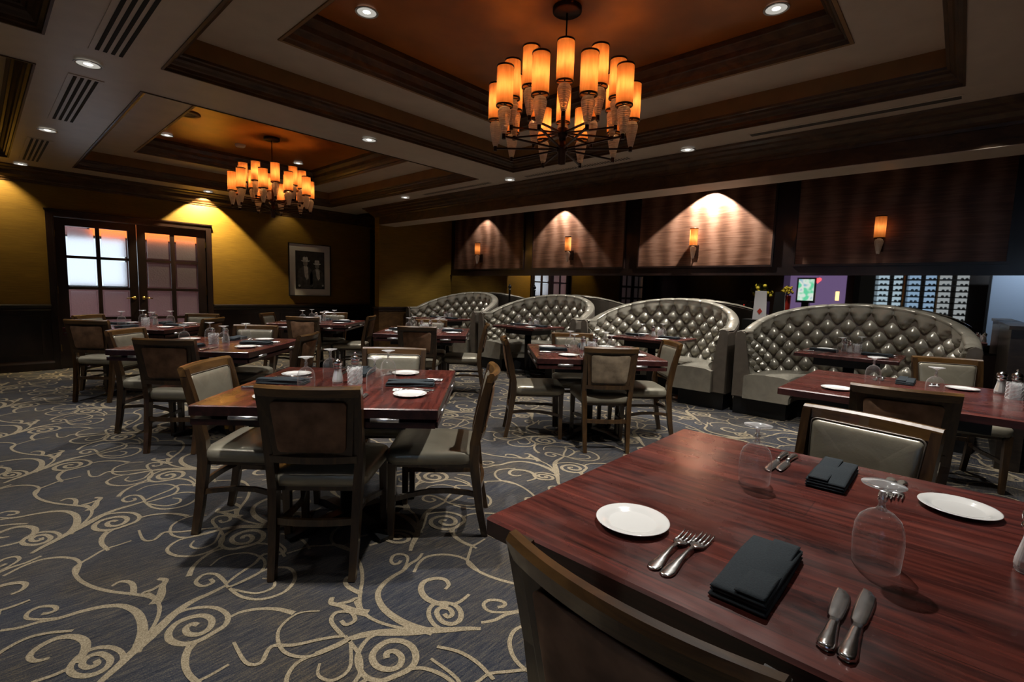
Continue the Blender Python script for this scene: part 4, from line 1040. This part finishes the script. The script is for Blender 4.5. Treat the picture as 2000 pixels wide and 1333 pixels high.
for i, (cy, _) in enumerate(BC):
    bx = 5.88 - (.14 if i else 0); by = cy - .04
    setting(bx, by, PI/2, .42, BN[i], 'left side', 'pnkg', .012); setting(bx, by, -PI/2, .42, BN[i], 'right side', 'pnkg', .012)
    condiments(bx, by, BN[i], .6, .12, 0)

# ------------------------------------------------------------------ post and card behind the booths
root = empty('barrier_post', (6.50, 6.02, 0)); tag(root, 'black post with a ball finial between the two left booths', 'post')
g = G(); g.lathe([(.10, 0), (.10, .012), (.03, .03)], 20, cap0=True); g.obj('foot', m_frame, root, True)
g = G(); g.lathe([(.017, .02), (.017, 1.30), (.024, 1.305), (.024, 1.325), (.015, 1.33)], 14); g.obj('shaft', m_frame, root, True)
g = G(); g.sphere((0, 0, 1.365), .032, 14, 8); g.sphere((0, 0, 1.405), .012, 8, 6); g.obj('finial', simple('finial_black', (.03,.03,.035), .2, .6), root, True)
root = empty('menu_card', (6.42, 1.80, 0)); tag(root, 'white tapered menu card with a red diamond between the right booths', 'menu card')
g = G(); g.box(-.12, .12, -.16, .16, 0, 1.03); tag(g.obj('black_stand', m_frame, root), 'black stand box')
ang = math.radians(180+16)
def rc(x, y, z): return (x*math.cos(ang) - y*math.sin(ang), x*math.sin(ang) + y*math.cos(ang), z)
g = G(); g.rings([[rc(.02, -.075, 1.03), rc(.02, .075, 1.03), rc(-.02, .075, 1.03), rc(-.02, -.075, 1.03)], [rc(.004, -.062, 1.375), rc(.004, .062, 1.375), rc(-.004, .062, 1.375), rc(-.004, -.062, 1.375)]])
g.obj('white_card', simple('card_white', (.72,.70,.70), .5), root)
g = G(); g.rings([[rc(-.0205, -.078, 1.03), rc(-.0205, .078, 1.03), rc(-.026, .078, 1.03), rc(-.026, -.078, 1.03)], [rc(-.0045, -.065, 1.378), rc(-.0045, .065, 1.378), rc(-.010, .065, 1.378), rc(-.010, -.065, 1.378)]]); g.obj('reflection_blind', m_frame, root)  # black sheet added so the mirror shows no second white card
g = G(); z = 1.13; g.rings([[rc(o, 0, z-.038), rc(o-.001, .028, z), rc(o-.002, 0, z+.038), rc(o-.001, -.028, z)] for o in (.016, .0215)]); tag(g.obj('diamond_emblem', simple('card_red', (.55,.04,.02), .5), root), 'red diamond emblem')

# ------------------------------------------------------------------ things across the room, seen in the mirror
m_yel = simple('yellow_petal', (.75,.62,.06), .6); m_leaf = simple('leaf_green', (.05,.08,.03), .6, noise=.4)
def flowers(x, y, z, s, label, potm, yel):
    root = empty('flower_arrangement', (x, y, 0)); tag(root, label, 'flowers')
    g = G(); g.lathe([(.09*s, 0), (.13*s, z-.02), (.11*s, z)], 18, cap0=True); g.obj('planter', potm, root, True)
    rnd = random.Random(int(x*10)); g = G(); q = G()
    for k in range(60):
        a, b_, r = rnd.uniform(0, 2*PI), rnd.uniform(-.2, 1.4), .26*s*rnd.uniform(.5, 1)
        px, py, pz = r*math.cos(a)*math.cos(b_), r*math.sin(a)*math.cos(b_), z + .12*s + r*math.sin(b_)
        if rnd.random() < yel: q.sphere((px, py, pz), .045*s, 7, 5)
        else: g.add([(px-.05*s, py, pz), (px, py-.03*s, pz+.02), (px+.07*s, py, pz+.05*s), (px, py+.03*s, pz)], [(0,1,2,3)]); g.tube([(0, 0, z-.05), (px, py, pz)], .004, 4)
    g.obj('foliage', m_leaf, root); q.obj('yellow_blooms', m_yel, root, True)
flowers(-3.6, 4.85, 1.25, 1.3, 'large mixed flower arrangement reflected above the third booth', simple('urn', (.05,.04,.03), .4), .25)
flowers(-4.6, 4.30, 1.42, .8, 'yellow blooms on a red stand reflected in the mirror', simple('red_stand', (.5,.03,.02), .4), .8)
spot('flower_fill', (-2.9, 4.7, 2.7), 90, 50, .5, (1.0,.9,.7), target=(-3.6, 4.85, 1.5)); spot('planter_fill', (-4.0, 4.2, 2.7), 60, 50, .5, (1.0,.9,.7), target=(-4.6, 4.3, 1.5))  # spots added to lift the unlit arrangements into view
def lit(name, label, cat, loc, parts):
    root = empty(name, loc); tag(root, label, cat)
    for nm, geo, mat in parts:
        g = G()
        for b_ in geo: g.box(*b_)
        g.obj(nm, mat, root)
    return root
def screen_mat():
    m = emit('kiosk_picture', (.5,.9,.7), 1.5); t = m.node_tree; e = [n for n in t.nodes if n.type == 'EMISSION'][0]
    v = coords(t, (1, 2.2, 2.2)); n = N(t, 'ShaderNodeTexNoise', Scale=2.2, Detail=1.0); t.links.new(v, n.inputs['Vector'])
    r = ramp(t, [(.38, (.15,.75,.42)), (.5, (.75,.95,.85)), (.6, (.85,.9,.85)), (.7, (.3,.6,.75))]); t.links.new(n.outputs[0], r.inputs[0]); t.links.new(r.outputs[0], e.inputs[0]); return m
lit('kiosk_screen', 'green and white lit kiosk screen reflected in the mirror', 'screen', (-4.4, 3.73, 0), [('stand', [(-.15, .05, -.1, .1, 0, 1.2)], m_frame), ('bezel', [(0, .06, -.27, .27, 1.2, 2.0)], m_frame), ('display', [(.06, .066, -.22, .22, 1.27, 1.95)], screen_mat())])
lit('purple_wall_light', 'purple lit bay reflected beyond the booths', 'light panel', (-5.9, 3.6, 0), [('glow_panel', [(0, .05, -.95, .95, .5, 2.25)], emit('purple_glow', (.42,.28,.62), .55)), ('warm_lamps', [(.06, .1, -.55, -.45, 1.3, 1.6), (.06, .1, -.82, -.74, 1.25, 1.6)], emit('warm_lamp', (1.0,.65,.25), 4))])
g = G(); pts = []
for k in range(40):
    t_ = 2*PI*k/40; pts.append((16*math.sin(t_)**3/16*.10, (13*math.cos(t_)-5*math.cos(2*t_)-2*math.cos(3*t_)-math.cos(4*t_))/16*.10))
g.rings([[(0, a, b_) for a, b_ in pts], [(.04, a, b_) for a, b_ in pts]]); o = g.obj('heart_sign', emit('red_neon', (1.0,.06,.07), 5), None, False, (-4.6, 3.47, 1.93)); tag(o, 'small glowing red heart sign reflected in the mirror', 'sign')
q = G(); q.tube([(0.02, 0, .08), (0.02, 0, .42)], .004, 6); q.obj('hanging_wire', m_frame, o)
cols = [(.55,.75,.9), (.35,.55,.8), (.8,.9,.95)]
m_bot = simple('bottle_glass_pale', (.30,.42,.52), .15)
bproto = None
for k, yc in enumerate((1.70, .93, .22)):
    root = empty('wine_cabinet', (-5.9, yc, 0)); tag(root, ['lit wine cabinet reflected left of the bar mirror view', 'brightest lit wine cabinet in the middle of the reflection', 'bluish lit wine cabinet near the right of the reflection'][k], 'wine cabinet', 'lit wine cabinets')
    g = G(); g.box(-.05, .75, -.35, -.33, .6, 2.28); g.box(-.05, .75, .33, .35, .6, 2.28); g.obj('cabinet_sides', m_dark, root)
    g = G(); g.box(-.05, .0, -.33, -.06, .6, 2.28); g.box(-.05, .0, .06, .33, .6, 2.28); g.obj('back_light', emit('cabinet_glow_%d' % k, cols[k], 1.1 if k < 2 else .6), root)
    g = G(); g.box(.70, .76, -.40, -.36, .6, 2.28); tag(g.obj('gold_door_edge', m_brass, root), 'gold door edge')
    for j in range(9):
        g = G(); z = .78 + j*.17; g.box(0, .5, -.33, .33, z, z+.035); g.obj('shelf', m_frame, root)
    for j in range(8):
        for yy in (-.27, -.17, .12, .22):
            if bproto is None:
                q = G(); q.tube([(0, 0, 0), (.20, 0, 0), (.24, 0, 0), (.31, 0, 0)], [.036, .036, .014, .013], 10); bproto = q.obj('wine_bottle', m_bot, None, True); b_ = bproto
            else: b_ = bproto.copy(); link(b_)
            b_.location = (-5.80, yc+yy, .78 + j*.17 + .05); tag(b_, 'dark wine bottle on the ' + ['lowest', 'second', 'third', 'fourth', 'fifth', 'sixth', 'seventh', 'top'][j] + ' shelf of the ' + ['left', 'middle', 'right'][k] + ' lit cabinet, ' + {-.27: 'leftmost', -.17: 'second', .12: 'third', .22: 'rightmost'}[yy], 'wine bottle', 'wine bottles in the ' + ['left', 'middle', 'right'][k] + ' cabinet')
lit('frosted_screen', 'pale blue frosted panel at the right end of the reflection', 'screen', (-3.2, -1.55, 0), [('pane', [(0, .03, -.95, 1.05, .3, 2.3)], simple('blue_frost', (.35,.45,.60), .5)), ('posts', [(-.02, .05, -1.0, -.95, 0, 2.35), (-.02, .05, 1.05, 1.1, 0, 2.35)], m_frame)])
spot('frosted_beam', (-1.6, -1.4, 2.7), 220, 100, .6, (.75,.87,1.0), target=(-3.2, -1.4, 1.4))
lit('host_station', 'black host station with small red lights reflected past the third booth', 'host station', (-4.3, 5.5, 0), [('body', [(0, .5, -.75, .2, 0, 1.2)], m_frame), ('red_indicators', [(.5, .505, -.5, -.4, 1.17, 1.185), (.5, .505, -.1, -.08, 1.05, 1.07)], emit('red_led', (1, .05, .03), 4))])
